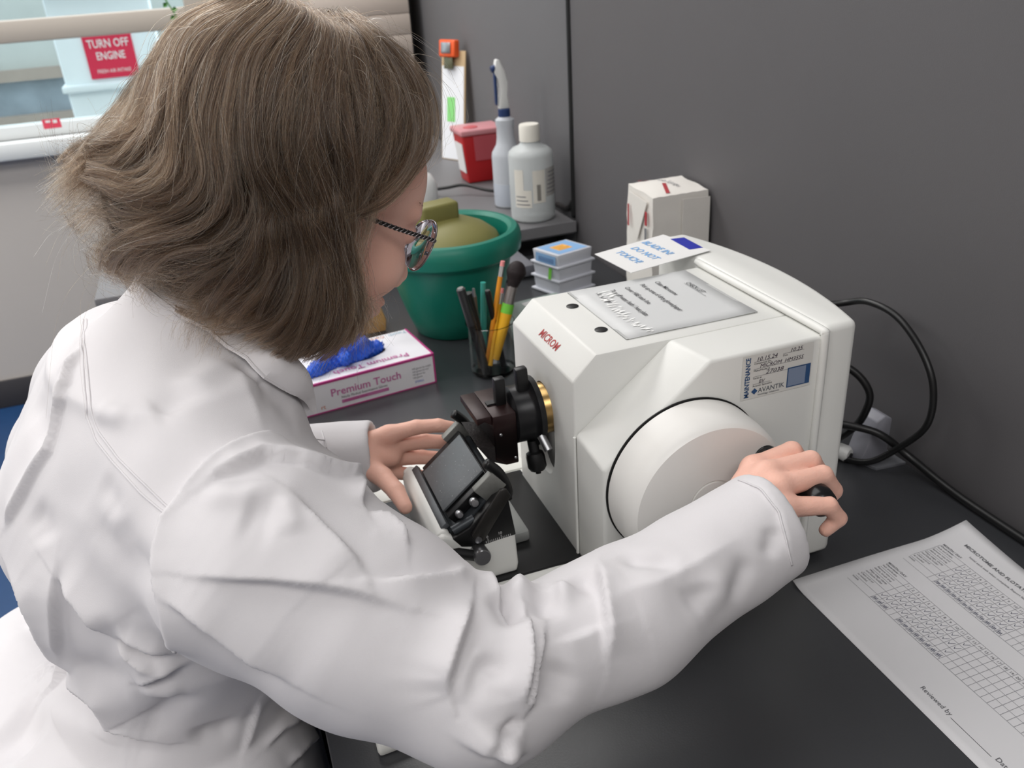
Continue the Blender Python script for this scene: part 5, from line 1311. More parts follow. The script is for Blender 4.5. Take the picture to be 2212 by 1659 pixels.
    ('V', 1, 16, 3.5, [(-.7061,-.0121,.2822),(-.7033,-.0227,.2768),(-.7008,-.0321,.2709),(-.6958,-.0422,.2671),(-.6913,-.0502,.2622),(-.6872,-.0564,.2562),(-.6813,-.0652,.2526),(-.6744,-.0796,.253),(-.6672,-.0965,.2555)]),
    ('V', 1, 14, 3, [(-.7544,.0368,.2623),(-.7504,.0282,.2578),(-.7466,.0204,.253),(-.7454,.0144,.2462),(-.7444,.0088,.2393)]),
    ('V', 1, 13, 5, [(-.8883,.336,-.0443),(-.8656,.2876,-.0267),(-.8467,.2497,-.0155),(-.8334,.2236,-.0086),(-.8212,.1998,-.0029),(-.764,.0245,.1215)]),
    ('V', 1, 28, 9, [(-.873,.1323,-.0194),(-.8601,.113,-.0155),(-.8478,.0948,-.0121),(-.8412,.0801,-.0107),(-.8348,.0661,-.0097)]),
    ('R', 1, 22, 6, [(-.8406,.1423,-.0084),(-.8253,.1205,-.0038),(-.8104,.0989,.0012),(-.7943,.0743,.014),(-.7803,.0547,.0228),(-.7675,.0383,.029),(-.7552,.0217,.0357),(-.7441,.0085,.0396),(-.7341,-.0012,.0404),(-.7249,-.0081,.0386),(-.7163,-.0126,.0345)]),
    ('V', 1, 16, 5, [(-.8021,.1343,.0156),(-.7878,.1024,.0286),(-.7707,.0595,.0516),(-.76,.0378,.0579),(-.7507,.0213,.0579),(-.7427,.0094,.0541)]),
    ('S', 1, 11, 4.5, [(-.6932,.1051,.3626),(-.7004,.0955,.3556),(-.7074,.0855,.349),(-.7101,.0701,.3442),(-.7142,.0625,.3364),(-.72,.0626,.3254),(-.7248,.0581,.3164),(-.7284,.054,.309),(-.732,.0501,.3015),(-.7389,.0509,.2934),(-.7458,.0513,.2854),(-.7526,.0513,.2776),(-.7594,.0513,.2697),(-.7667,.0515,.2599),(-.7739,.0515,.2502),(-.7825,.0555,.2381)]),
    ('V', 1, 14, 3, [(-.7465,.1227,.3156),(-.7405,.0929,.3155),(-.737,.0744,.3111),(-.7306,.0602,.3105),(-.7247,.048,.3091)]),
    ('T', 1, 20, 4, [(-.5793,.0344,.3507),(-.5788,.0126,.3466),(-.5782,-.0056,.3415),(-.5766,-.0118,.3348),(-.575,-.0192,.3288),(-.5733,-.0279,.3234),(-.5717,-.0374,.3187)]),
    ('R', 1, 14, 4, [(-.5789,.0388,.3515),(-.5873,.0288,.3522),(-.5955,.0202,.3523),(-.6035,.0128,.3521),(-.6118,.0044,.3512),(-.62,-.0032,.3501),(-.6251,-.0175,.3478)]),
    ('V', 1, 14, 4, [(-.6149,.0072,.3519),(-.6245,-.0055,.3496),(-.6321,-.0115,.3483),(-.6396,-.0167,.3466),(-.6475,-.0174,.343)]),
    ('V', 1, 6, 3, [(-.5845,.0271,.351),(-.5774,.0206,.3475),(-.5704,.0136,.3443),(-.5636,.0127,.3402),(-.5565,.0196,.3324)]),
    ('V', 1, 16, 3, [(-.5753,.0084,.3451),(-.5695,.0043,.3407),(-.5636,.0064,.3334),(-.5576,.0086,.326),(-.5529,.0068,.3179),(-.548,.0065,.309),(-.5429,.0087,.2987)]),
    ('R', 1, 9, 2, [(-.6882,.0232,.3406),(-.6788,.0114,.341),(-.6696,.0001,.3413),(-.6609,-.0091,.3408)]),
    ('V', 1, 12, 2.5, [(-.6911,-.0164,.3029),(-.6872,-.0286,.299),(-.6834,-.04,.295),(-.6824,-.0468,.2898),(-.6815,-.0526,.2839)]),
]
SEAMS = {
    'yoke_seam': [[(-.703,.2012,.3494),(-.6987,.1588,.3559),(-.6941,.1162,.3632),(-.6938,.1009,.3614),(-.6929,.0884,.3587),(-.6922,.0778,.3555),(-.6917,.068,.3522),(-.6912,.0583,.3489),(-.6907,.0475,.3456),(-.69,.0357,.343),(-.6895,.0247,.3402),(-.6883,.0201,.3351),(-.6871,.015,.3303),(-.6854,.0078,.3266),(-.6813,-.0031,.3237),(-.6772,-.0136,.3209),(-.6732,-.0241,.3183),(-.6688,-.0333,.3168),(-.6645,-.042,.3151),(-.6605,-.0495,.3129),(-.6566,-.0561,.3103),(-.6531,-.0616,.3075),(-.6496,-.0672,.3048),(-.6461,-.0733,.3024),(-.6424,-.0803,.3007)],[(-.7062,.2054,.3484),(-.7025,.1663,.3528),(-.6969,.118,.3612),(-.6964,.1002,.3594),(-.6958,.0881,.3567),(-.6955,.0776,.3536),(-.6952,.0678,.3503),(-.6949,.058,.3472),(-.6944,.0482,.3445),(-.6936,.0376,.3423),(-.6933,.0294,.3391),(-.6942,.0276,.3332),(-.6926,.0217,.3287),(-.6907,.014,.3251),(-.6887,.006,.3217),(-.6848,-.004,.3194),(-.681,-.0136,.3171),(-.6772,-.0232,.3149),(-.6728,-.0331,.3132),(-.6685,-.0424,.3112),(-.6645,-.0503,.3087),(-.6607,-.0573,.3057),(-.6568,-.0629,.3032),(-.6528,-.0688,.3009),(-.6487,-.0753,.299),(-.6446,-.0827,.2978)]],
    'front_seam': [[(-.5387,.0515,.3058),(-.5111,.2428,.1618),(-.5111,.2288,.1578),(-.5109,.2189,.1517)]],
    'armhole_seam': [[(-.6277,-.0734,.3119),(-.6317,-.0772,.3084),(-.6356,-.0807,.3047),(-.6396,-.0837,.3008),(-.6437,-.0862,.2966),(-.6462,-.091,.2922),(-.6487,-.0953,.2874),(-.6513,-.0987,.2822),(-.6522,-.1022,.2783),(-.6532,-.1052,.2742),(-.6542,-.1078,.2698),(-.6544,-.1117,.2641),(-.6547,-.1148,.258),(-.6545,-.1179,.251),(-.6544,-.1201,.2432),(-.6548,-.1206,.2353),(-.6554,-.1198,.2263),(-.6565,-.1163,.2151)]],
    'cuff_seam': [[(-.2083,-.1102,.222),(-.2078,-.1204,.2246),(-.2056,-.1282,.2254),(-.2026,-.1346,.2251),(-.2025,-.1427,.223),(-.2016,-.1495,.22),(-.2,-.1555,.2164),(-.2015,-.1614,.2113),(-.2023,-.1664,.2056),(-.2024,-.1706,.1991),(-.2021,-.1734,.1929),(-.2011,-.1754,.1859),(-.1991,-.1761,.1776)]],
}
COLLAR_EDGE = [(-.6424,.1074,.4039),(-.6351,.0918,.4001),(-.6283,.0821,.3946),(-.623,.0762,.3897),(-.6178,.0714,.3845),(-.6126,.0672,.3791),(-.6055,.0635,.3738),(-.5984,.06,.3685),(-.5937,.0545,.3628),(-.5891,.0477,.3577),(-.5844,.0389,.3535),(-.5778,.031,.3495),(-.5713,.0226,.3459),(-.5648,.0143,.3422),(-.5582,.017,.3336),(-.5519,.02,.3242),(-.5455,.0249,.3137),(-.5384,.0384,.2986),(-.531,.043,.289)]
def quad_edges(F):
    e = np.concatenate([F[:, [0, 1]], F[:, [1, 2]], F[:, [2, 3]], F[:, [3, 0]]])
    return np.unique(np.sort(e, 1), axis=0)
def relax(V, E_, it, lam=0.5):
    n = len(V)
    deg = np.bincount(E_.ravel(), minlength=n)[:, None].clip(1)
    for _ in range(it):
        acc = np.stack([np.bincount(E_[:, 0], V[E_[:, 1], k], n) + np.bincount(E_[:, 1], V[E_[:, 0], k], n) for k in range(3)], 1)
        V = V + lam * (acc / deg - V)
    return V
def vnormals(V, F):
    fn = np.cross(V[F[:, 2]] - V[F[:, 0]], V[F[:, 3]] - V[F[:, 1]])
    N = np.stack([np.bincount(F.ravel(), np.repeat(fn[:, k], 4), len(V)) for k in range(3)], 1)
    return N / np.linalg.norm(N, axis=1)[:, None].clip(1e-12)
def fold(V, N, prof, side, w, h, pts):
    """Offset along the normals for one fold line."""
    P = np.array(pts)
    w, h = w * 1e-3, h * 1e-3
    r = 3.2 * w + 0.006
    idx = np.where(((V > P.min(0) - r) & (V < P.max(0) + r)).all(1))[0]
    if len(idx) == 0:
        return idx, None
    p = V[idx]
    a, ab = P[:-1], P[1:] - P[:-1]
    L = np.linalg.norm(ab, axis=1).clip(1e-9)
    cum = np.concatenate([[0], np.cumsum(L)])
    best = np.full(len(p), 1e9)
    S, T = np.zeros(len(p)), np.zeros(len(p))
    for i in range(len(a)):
        t = np.clip(((p - a[i]) @ ab[i]) / L[i] ** 2, 0, 1)
        q = p - a[i] - t[:, None] * ab[i]
        d = np.linalg.norm(q, axis=1)
        b_ = np.cross(ab[i] / L[i], N[idx])
        s = (q * b_).sum(1) * side
        m = d < best
        best[m], S[m], T[m] = d[m], (np.sign(s) * d)[m], (cum[i] + t * L[i])[m]
    end = max(min(0.35 * cum[-1], 2.2 * w), 1e-6)
    tp = np.clip(np.minimum(T, cum[-1] - T) / end, 0, 1)
    tp = (0.12 + 0.88 * tp * tp * (3 - 2 * tp))
    tail = np.clip((r - best) / (0.35 * r), 0, 1)
    if prof == 'S':
        y = np.where(S >= 0, np.exp(-(np.abs(S) / w) ** 1.15), np.exp(-(S / 0.0021) ** 2) - 0.30 * (1 - np.exp(-(S / 0.004) ** 2)) * np.exp(-(np.abs(S) / (0.8 * w)) ** 1.2))
    elif prof == 'R':
        y = np.exp(-(S / w) ** 2)
    elif prof == 'V':
        y = -np.exp(-(S / w) ** 2)
    else:
        y = np.exp(-np.abs(S) / w * 1.3)
    cut = np.exp(-np.maximum(0, (np.linalg.norm(np.minimum(0, 0 * p), axis=1))))
    return idx, h * y * tp * tail * cut
FOLD_GAIN = 1.7
CE = quad_edges(CF)
CV = relax(CV, CE, 9)
CN = vnormals(CV, CF)
OFF = np.zeros(len(CV))
for prof, side, w_, h_, pts in FOLDS:
    i_, y = fold(CV, CN, prof, side, w_, h_, pts)
    if y is not None:
        OFF[i_] += y * FOLD_GAIN
OFF = np.clip(OFF, -0.020, 0.021)
x, y, z = CV.T
OFF += 0.0011 * np.sin(41 * x + 23 * z + 2 * np.sin(29 * y)) * np.sin(37 * y + 31 * z + 1.7) + 0.0006 * np.sin(97 * x - 61 * y) * np.sin(83 * z + 20 * x)
CV = CV + CN * OFF[:, None]
CV = relax(CV, CE, 1, 0.25)
M_COAT = mat('coat_cotton', (212, 209, 211), 0.85, var=0.012, vscale=14, bump=0.12, bscale=1400, sheen=0.15, spec=0.2)
coat = fast_mesh('lab_coat', CV, CF, M_COAT, pn)
from mathutils.bvhtree import BVHTree
CBVH = BVHTree.FromPolygons([tuple(q) for q in CV.tolist()], [tuple(q) for q in CF.tolist()])
def on_coat(p, up_=0.0):
    q, n, i, d = CBVH.find_nearest(Vector(p))
    return q + n * up_
for nm, ls_ in SEAMS.items():
    for pts in ls_:
        P = [on_coat(p, 0.0003) for p in pts]
        P = [on_coat(p, 0.0003) for p in spline(P, 5)]
        add(nm, G().tube(P, 0.0009, 6).g, M_COAT, coat, smooth=True)
# ------------------------------------------------------------------ hair: the outer shape it falls in
def hair_env(p):
    q = (p - HH) @ HROT.T
    d = ell(q, (-0.018, 0, 0.045), (0.122, 0.098, 0.114))
    d = smin(d, ell(q, (-0.085, 0, -0.025), (0.078, 0.100, 0.080)), 0.03)
    for s in (-1, 1):
        d = smin(d, cap(q, (-0.010, s * 0.062, 0.060), (0.006, s * 0.078, -0.070), 0.034, 0.030), 0.03)
        d = smin(d, cap(q, (0.004, s * 0.078, -0.050), (0.028, s * 0.078, -0.082), 0.026, 0.022), 0.02)
        d = smin(d, cap(q, (-0.060, s * 0.070, -0.040), (-0.020, s * 0.076, -0.080), 0.034, 0.028), 0.02)
    return d
def face_line(u):
    return np.interp(u, [-.15, -.09, -.045, -.01, .03, .06, .085, .11, .14], [.060, .056, .040, .012, .026, .052, .088, .12, .14])
# locks of hair in the frame of the head: forward, to her right, up
LOCKS = [
    ('a',[(.0003,.0292,.1524),(.0375,.0271,.1476),(.0628,.0342,.1329),(.0792,.037,.1089),(.0749,.0549,.0821),(.0533,.0785,.0583),(.0345,.0906,.0347),(.0154,.1008,.0215),(-.0025,.1046,.014)]),
    ('a',[(-.0106,.0475,.1443),(.0165,.0614,.1275),(.033,.0702,.1084),(.0408,.0779,.0869),(.0343,.0893,.0603),(.0215,.0976,.0386),(.0055,.1039,.0231),(-.0062,.1047,.0136)]),
    ('a',[(-.0173,.0521,.1413),(-.0015,.0749,.1169),(.0071,.0887,.0957),(.0109,.0979,.0721),(.0092,.1017,.049),(.0029,.1041,.0293),(-.0084,.1048,.0146)]),
    ('a',[(-.0348,.0621,.1316),(-.0258,.0831,.1066),(-.0185,.0983,.0824),(-.0129,.1041,.0581),(-.0107,.1051,.0383),(-.0078,.1052,.0219),(-.0075,.1045,.0078)]),
    ('a',[(-.0417,.0655,.1268),(-.039,.0888,.0927),(-.0351,.0987,.0686),(-.0269,.1027,.0488),(-.0199,.104,.0346),(-.0126,.1049,.0201),(-.0045,.1043,.0052),(.0111,.1023,-.017),(.029,.097,-.0408),(.0448,.0896,-.0615),(.0438,.094,-.0839)]),
    ('a',[(-.0449,.061,.1301),(-.0479,.0843,.0966),(-.0465,.0945,.0699),(-.0435,.098,.0498),(-.0322,.1013,.0362),(-.0183,.1041,.0213),(-.0045,.1043,.0052),(.0091,.1031,-.0175),(.0228,.1025,-.0411),(.0289,.1032,-.0617),(.0246,.1037,-.0857),(.02,.0842,-.1056)]),
    ('a',[(-.0531,.0574,.1311),(-.0594,.0791,.0993),(-.0591,.0897,.0706),(-.0548,.094,.0463),(-.0424,.0973,.0246),(-.0236,.1013,.0048),(-.0061,.1036,-.0134),(.0068,.1076,-.0354),(.0141,.1094,-.0603),(.0134,.106,-.0842),(.01,.0854,-.1059)]),
    ('a',[(-.0593,.0543,.1313),(-.0707,.0776,.0939),(-.0699,.0865,.0655),(-.065,.0906,.0399),(-.0535,.0941,.0198),(-.0367,.0975,.0096),(-.0199,.1014,-.0045),(-.0074,.1058,-.0313),(-.0011,.1094,-.0556),(-.0022,.1082,-.0803),(-.0079,.094,-.1018)]),
    ('a',[(-.0653,.0509,.1316),(-.0807,.0735,.0923),(-.0815,.0814,.0648),(-.0773,.0873,.0393),(-.0677,.0931,.0174),(-.0521,.0943,.0066),(-.0382,.0962,-.0087),(-.0289,.0991,-.0312),(-.0261,.1039,-.0523),(-.0303,.1043,-.0751),(-.0378,.0929,-.0937)]),
    ('a',[(-.0711,.0466,.132),(-.0905,.067,.0922),(-.0924,.0761,.0627),(-.09,.083,.0367),(-.0837,.0908,.0174),(-.0731,.0955,.0024),(-.07,.1013,-.0155),(-.0754,.1039,-.0303),(-.0858,.1007,-.0448),(-.0998,.0898,-.0574),(-.1049,.0702,-.0782)]),
    ('a',[(-.078,.0409,.1318),(-.1009,.06,.0901),(-.1037,.0689,.0587),(-.1023,.0777,.0342),(-.0968,.0882,.0151),(-.0896,.0961,-.0021),(-.0894,.0999,-.0195),(-.0994,.0975,-.0352),(-.1154,.0877,-.0465),(-.1282,.0737,-.056),(-.1328,.0457,-.0765),(-.1263,.0094,-.0965)]),
    ('a',[(-.0845,.0339,.1318),(-.1088,.0519,.0908),(-.1133,.0604,.0601),(-.112,.0716,.0342),(-.1066,.0846,.0138),(-.1042,.0927,-.0034),(-.11,.0943,-.02),(-.1226,.0866,-.0328),(-.1382,.0713,-.0369),(-.1471,.0596,-.0311)]),
    ('a',[(-.0909,.0283,.1302),(-.1161,.0429,.0902),(-.1218,.0512,.0587),(-.1224,.063,.0335),(-.1185,.0787,.0113),(-.1176,.0874,-.0063),(-.126,.0849,-.0214),(-.1366,.0743,-.0291),(-.1489,.057,-.0289),(-.1596,.0282,-.03)]),
    ('a',[(-.0966,.02,.1289),(-.123,.0296,.0912),(-.1291,.0399,.0593),(-.1309,.0535,.032),(-.1302,.0683,.0115),(-.1336,.074,-.0052),(-.1417,.068,-.0192),(-.1502,.0546,-.0233),(-.1586,.0329,-.0254)]),
    ('a',[(-.1017,.0097,.1271),(-.1268,.0142,.0937),(-.1358,.0223,.0616),(-.1383,.0382,.0353),(-.1406,.0506,.0161),(-.1491,.0458,.002),(-.1592,.0231,-.0088),(-.1643,-.0193,-.0208),(-.1707,-.017,-.0318)]),
    ('a',[(-.1056,-.0068,.1258),(-.1284,-.0116,.0955),(-.138,-.0136,.0649),(-.1446,.0151,.0385),(-.1487,.0281,.0197),(-.1555,.0253,.0031),(-.1618,.0016,-.0113),(-.1677,-.0182,-.0255),(-.1727,-.0163,-.036)]),
    ('b',[(-.0685,.088,-.0042),(-.0768,.0936,-.0231),(-.0892,.0908,-.0417),(-.1053,.0798,-.0533),(-.1176,.0604,-.0676),(-.1178,.0092,-.0919),(-.1238,.0118,-.1006),(-.1313,.0071,-.0951)]),
    ('b',[(-.0897,.0901,-.0116),(-.1013,.0888,-.0329),(-.1171,.0776,-.0445),(-.1346,.056,-.0506),(-.1456,.0189,-.0576),(-.1554,-.0074,-.0669),(-.1651,-.006,-.0719)]),
    ('b',[(-.0998,.0869,-.0078),(-.1145,.0832,-.0273),(-.1289,.0681,-.0408),(-.1413,.0456,-.0485),(-.1498,.002,-.0521),(-.1585,-.0118,-.0546)]),
    ('b',[(-.0474,.087,-.014),(-.0488,.0944,-.0356),(-.0568,.0928,-.0599),(-.0608,.0582,-.0821),(-.0789,.0414,-.089),(-.1016,.0413,-.087),(-.098,.0213,-.1027)]),
    ('b',[(-.036,.0853,-.0193),(-.0344,.0923,-.0439),(-.0433,.0939,-.0696),(-.051,.0716,-.0898),(-.0633,.0574,-.0998),(-.0665,.0582,-.1117)]),
    ('b',[(-.0428,.0904,-.0293),(-.0471,.0957,-.0506),(-.0515,.086,-.0745),(-.0484,.0727,-.098),(-.0488,.0731,-.1073)]),
    ('b',[(-.0246,.0898,-.0053),(-.0147,.0926,-.0336),(-.0158,.0965,-.0585),(-.0228,.0957,-.083),(-.0264,.0794,-.1045),(-.0311,.0764,-.0992)]),
    ('b',[(.0103,.0933,-.0012),(.046,.0456,-.0242),(.0384,.0887,-.0403),(.0477,.0918,-.056),(.0495,.0888,-.0722),(.0443,.0887,-.0896)]),
    ('b',[(.0007,.0962,.0052),(.0205,.0864,-.0142),(.0365,.0868,-.0337),(.0496,.0925,-.0513),(.0597,.0939,-.0617)]),
    ('b',[(-.1108,.0849,-.0206),(-.1204,.0755,-.0428),(-.1325,.0506,-.0596),(-.1379,-.0,-.0808),(-.1394,.0055,-.0945),(-.1326,.0112,-.1035),(-.1199,.0145,-.1041)]),
    ('b',[(-.1122,.0836,-.0347),(-.1235,.065,-.0564),(-.1262,.0032,-.0833),(-.1307,.0089,-.0981),(-.1202,.0136,-.1026),(-.1059,.0153,-.0957)]),
    ('b',[(-.0751,.0957,-.039),(-.0826,.0858,-.0579),(-.0964,.0672,-.0727),(-.1107,.0458,-.0814),(-.1158,.0142,-.101),(-.1267,.0115,-.1016)]),
    ('b',[(-.0686,.0821,-.0667),(-.0662,.0326,-.0952),(-.0786,.0298,-.1036),(-.0921,.0228,-.1004)]),
    ('c',[(-.0369,.0943,.0908),(-.0313,.1029,.0707),(-.0207,.1063,.057),(-.0018,.1072,.0509),(.0155,.1036,.0393),(.0235,.1002,.0216),(.0245,.0987,-.0005),(.0239,.0996,-.019),(.0207,.1042,-.0281)]),
    ('c',[(-.035,.1006,.0756),(-.0233,.1063,.0542),(-.0051,.108,.0445),(.0107,.1054,.0324),(.0197,.1019,.017),(.0209,.1009,-.0012)]),
    ('b',[(-.1499,.03,-.0124),(-.1549,-.0009,-.0228),(-.1628,-.0173,-.0322),(-.1716,-.0174,-.0287)]),
    ('b',[(-.1449,.0473,-.0225),(-.1524,.0229,-.0316),(-.1589,-.0152,-.041),(-.1705,-.0157,-.0386)]),
    ('d',[(-.011,.105,.0207),(.0001,.1043,.0033),(.0214,.0975,-.0204),(.0416,.0895,-.039),(.0548,.0944,-.0531),(.0623,.0964,-.068)]),
    ('d',[(-.0154,.1047,.0225),(-.0033,.1045,.0021),(.0152,.1014,-.0214),(.0386,.0893,-.0439),(.0501,.0918,-.0592),(.0532,.0915,-.0762)]),
    ('d',[(-.0126,.1049,.0201),(.0022,.104,-.0015),(.0214,.0985,-.0239),(.0397,.0895,-.0493),(.0436,.0918,-.0709),(.0353,.0993,-.0883)]),
    ('d',[(-.0144,.1044,.0158),(.0022,.1037,-.0106),(.0148,.1049,-.0335),(.0225,.1064,-.0588),(.0223,.1057,-.0819),(.0231,.0853,-.1044)]),
    ('d',[(-.019,.1028,.0103),(-.0034,.104,-.016),(.0046,.1091,-.0411),(.0084,.1099,-.0656),(.0077,.1048,-.0881),(.0048,.0866,-.1088)]),
    ('d',[(-.025,.1008,.0042),(-.0115,.1029,-.0227),(-.0055,.1085,-.0481),(-.0059,.1092,-.0718),(-.0094,.1036,-.0914),(-.0156,.0839,-.1075)]),
    ('d',[(-.0347,.0974,-.0001),(-.0226,.099,-.0238),(-.0189,.1045,-.048),(-.0219,.1061,-.0702),(-.0283,.1018,-.088),(-.0366,.0884,-.0986)]),
    ('d',[(-.0456,.0961,-.0078),(-.0384,.1002,-.0306),(-.0385,.104,-.0526),(-.0434,.1008,-.0747),(-.0448,.0761,-.0958),(-.0565,.07,-.103)]),
    ('d',[(-.0614,.101,-.0159),(-.0616,.1051,-.0372),(-.0646,.1006,-.0584),(-.0663,.0792,-.0811),(-.0644,.0364,-.103),(-.0786,.0298,-.1036)]),
]
# ------------------------------------------------------------------ strands
def head_pt(q):
    q = np.asarray(q)
    return HH + q @ HROT
def cap_fn(p):
    q = (p - HH) @ HROT.T
    d = hair_env(p) + 0.016
    d = smax(d, (q[:, 0] - face_line(q[:, 2]) + 0.012) * 0.7, 0.006)
    d = smax(d, -np.maximum(np.maximum(np.abs(q[:, 1]) - 0.060, -(q[:, 0] + 0.075)), q[:, 2] + 0.045), 0.006)
    return d
V, F = surface_nets(cap_fn, HH - 0.24, HH + 0.20, 0.0045)
M_HAIRCAP = mat('hair_dark', (40, 31, 24), 0.75, var=0.4, vscale=120, bump=0.8, bscale=260)
fast_mesh('hair_underlayer', V, F, M_HAIRCAP, pn)

def hair_material():
    m = bpy.data.materials.new('hair_strands')
    m.use_nodes = True
    nt = m.node_tree
    for n in list(nt.nodes):
        nt.nodes.remove(n)
    out = nt.nodes.new('ShaderNodeOutputMaterial')
    bs = nt.nodes.new('ShaderNodeBsdfHairPrincipled')
    bs.parametrization = 'COLOR'
    bs.inputs['Roughness'].default_value = 0.30
    bs.inputs['Radial Roughness'].default_value = 0.42
    hi = nt.nodes.new('ShaderNodeHairInfo')
    rp = nt.nodes.new('ShaderNodeValToRGB')
    e = rp.color_ramp.elements
    e[0].position, e[0].color = 0.0, lin((24, 16, 10)) + (1,)
    e[1].position, e[1].color = 1.0, lin((206, 194, 176)) + (1,)
    for pos, c in ((0.40, (48, 34, 23)), (0.70, (82, 60, 41)), (0.87, (128, 100, 72)), (0.945, (200, 184, 160))):
        k = e.new(pos)
        k.color = lin(c) + (1,)
    nt.links.new(hi.outputs['Random'], rp.inputs['Fac'])
    nt.links.new(rp.outputs['Color'], bs.inputs['Color'])
    nt.links.new(bs.outputs[0], out.inputs[0])
    return m
RNG = np.random.RandomState(21)
NP_ = 24
def resample(pts, n=NP_):
    P = np.array(spline([Vector(p) for p in pts], 6))
    L = np.concatenate([[0], np.cumsum(np.linalg.norm(np.diff(P, axis=0), axis=1))])
    s = np.linspace(0, L[-1], n)
    return np.stack([np.interp(s, L, P[:, k]) for k in range(3)], 1)
def with_root(kind, pts):
    pts = [tuple(p) for p in pts]
    p0 = np.array(pts[0])
    if kind == 'a':
        return [(p0[0] - 0.006, 0.004, min(0.158, p0[2] + 0.012 + 0.12 * (p0[1] - 0.03))), (p0[0] - 0.003, 0.45 * p0[1], min(0.159, p0[2] + 0.008))] + pts
    q = p0 * (0.86 if kind == 'b' else 0.97)
    q[2] += 0.02
    return [tuple(q)] + pts
A_ = [resample(with_root(k, p)) for k, p in LOCKS if k == 'a']
B_ = [resample(with_root(k, p)) for k, p in LOCKS if k == 'b']
D_ = [resample(with_root('b', p)) for k, p in LOCKS if k == 'd']
C_ = [resample(with_root(k, p)) for k, p in LOCKS if k == 'c']
MIR = np.array([1, -1, 1.0])
SH = np.linspace(0, 1, NP_)
STR = []
def grow(base, n, spread, depth, clump=24, wave=0.0036, frizz=0.0009, fly=0.05, lo=0.86, hi=1.08):
    """N strands about BASE(w) (w in 0..1 across the lock), gathered in clumps."""
    cw = RNG.rand(max(1, n // clump))
    cph = RNG.rand(len(cw)) * 2 * PI
    cam_ = wave * (0.5 + RNG.rand(len(cw)))
    cd = RNG.rand(len(cw)) ** 1.1 * depth * 1.25
    for k in range(n):
        c = RNG.randint(len(cw))
        pull = 0.64 + 0.32 * SH
        w = np.clip(cw[c] * pull + RNG.rand() * (1 - pull), 0, 1)
        P = base(w)
        T = np.gradient(P, axis=0)
        T /= np.linalg.norm(T, axis=1)[:, None].clip(1e-9)
        ctr = np.stack([P[:, 0] * 0.35 - 0.02, P[:, 1] * 0.15, P[:, 2] * 0.5], 1)
        Nn = P - ctr
        Nn -= T * (Nn * T).sum(1)[:, None]
        Nn /= np.linalg.norm(Nn, axis=1)[:, None].clip(1e-9)
        Bn = np.cross(T, Nn)
        o = RNG.randn(2) * spread
        d = cd[c] + RNG.rand() * depth * 0.35
        env_ = np.minimum(1, SH * 5)
        tip = SH ** 2
        f1, f2, p1, p2 = RNG.uniform(2, 5), RNG.uniform(6, 11), RNG.rand() * 6.3, RNG.rand() * 6.3
        fz = frizz * (0.6 + RNG.rand())
        if RNG.rand() < fly:
            fz *= RNG.uniform(3, 9)
        a = o[0] * (1 - 0.45 * SH) + cam_[c] * np.sin(9.5 * SH + cph[c]) * SH + fz * (np.sin(f1 * SH * 2 + p1) - math.sin(p1)) * SH * 1.5 + fz * 0.4 * np.sin(f2 * SH * 2.4 + p2)
        b_ = -d * env_ - 0.003 * (1 - env_) + o[1] * 0.5 * env_ + cam_[c] * 0.6 * np.cos(8 * SH + cph[c] * 2) * SH + fz * np.sin(f1 * SH * 2.2 + p2) * SH * 1.4
        Q = P + Bn * a[:, None] + Nn * b_[:, None]
        ln = RNG.uniform(lo, hi)
        Q = P[0] * 0 + np.stack([np.interp(SH * min(ln, 1), SH, Q[:, j]) for j in range(3)], 1)
        if ln > 1:
            Q = Q + (SH ** 4)[:, None] * (Q[-1] - Q[-2]) * 3 * RNG.rand()
        STR.append(Q)
def sheet(Ga, Gb):
    return lambda w: (Ga * (1 - w)[:, None] + Gb * w[:, None])
for i in range(len(A_) - 1):
    front = i < 3
    grow(sheet(A_[i], A_[i + 1]), 620, 0.0028, 0.016 if not front else 0.010, fly=0.05, frizz=0.0010)
    grow(sheet(A_[i] * MIR, A_[i + 1] * MIR), 230, 0.004, 0.014 if not front else 0.010)
grow(sheet(A_[-1], A_[-1] * MIR), 900, 0.005, 0.018)
grow(sheet(A_[-3], A_[-2] * MIR), 250, 0.006, 0.025)
for i in range(8, len(A_)):
    sc1, sc2 = np.array([1, 0.55, 1.0]), np.array([1, -0.55, 1.0])
    grow(sheet(A_[i] * sc1 + [0, 0, .002], A_[i] * sc2 + [0, 0, .002]), 200, 0.005, 0.014, clump=22)
for L_ in B_:
    grow(sheet(L_, L_), 420 if L_[-1][0] > -0.02 else 330, 0.0085, 0.016, clump=22, frizz=0.0014, fly=0.10)
    grow(sheet(L_ * MIR, L_ * MIR), 90, 0.009, 0.014)
for i in range(len(D_) - 1):
    grow(sheet(D_[i], D_[i + 1]), 520, 0.004, 0.018, clump=26, frizz=0.0012, fly=0.08, lo=0.95, hi=1.14)
    grow(sheet(D_[i] * MIR, D_[i + 1] * MIR), 120, 0.005, 0.014)
for L_ in C_:
    grow(sheet(L_, L_), 110, 0.0030, 0.003, clump=30, frizz=0.0007)
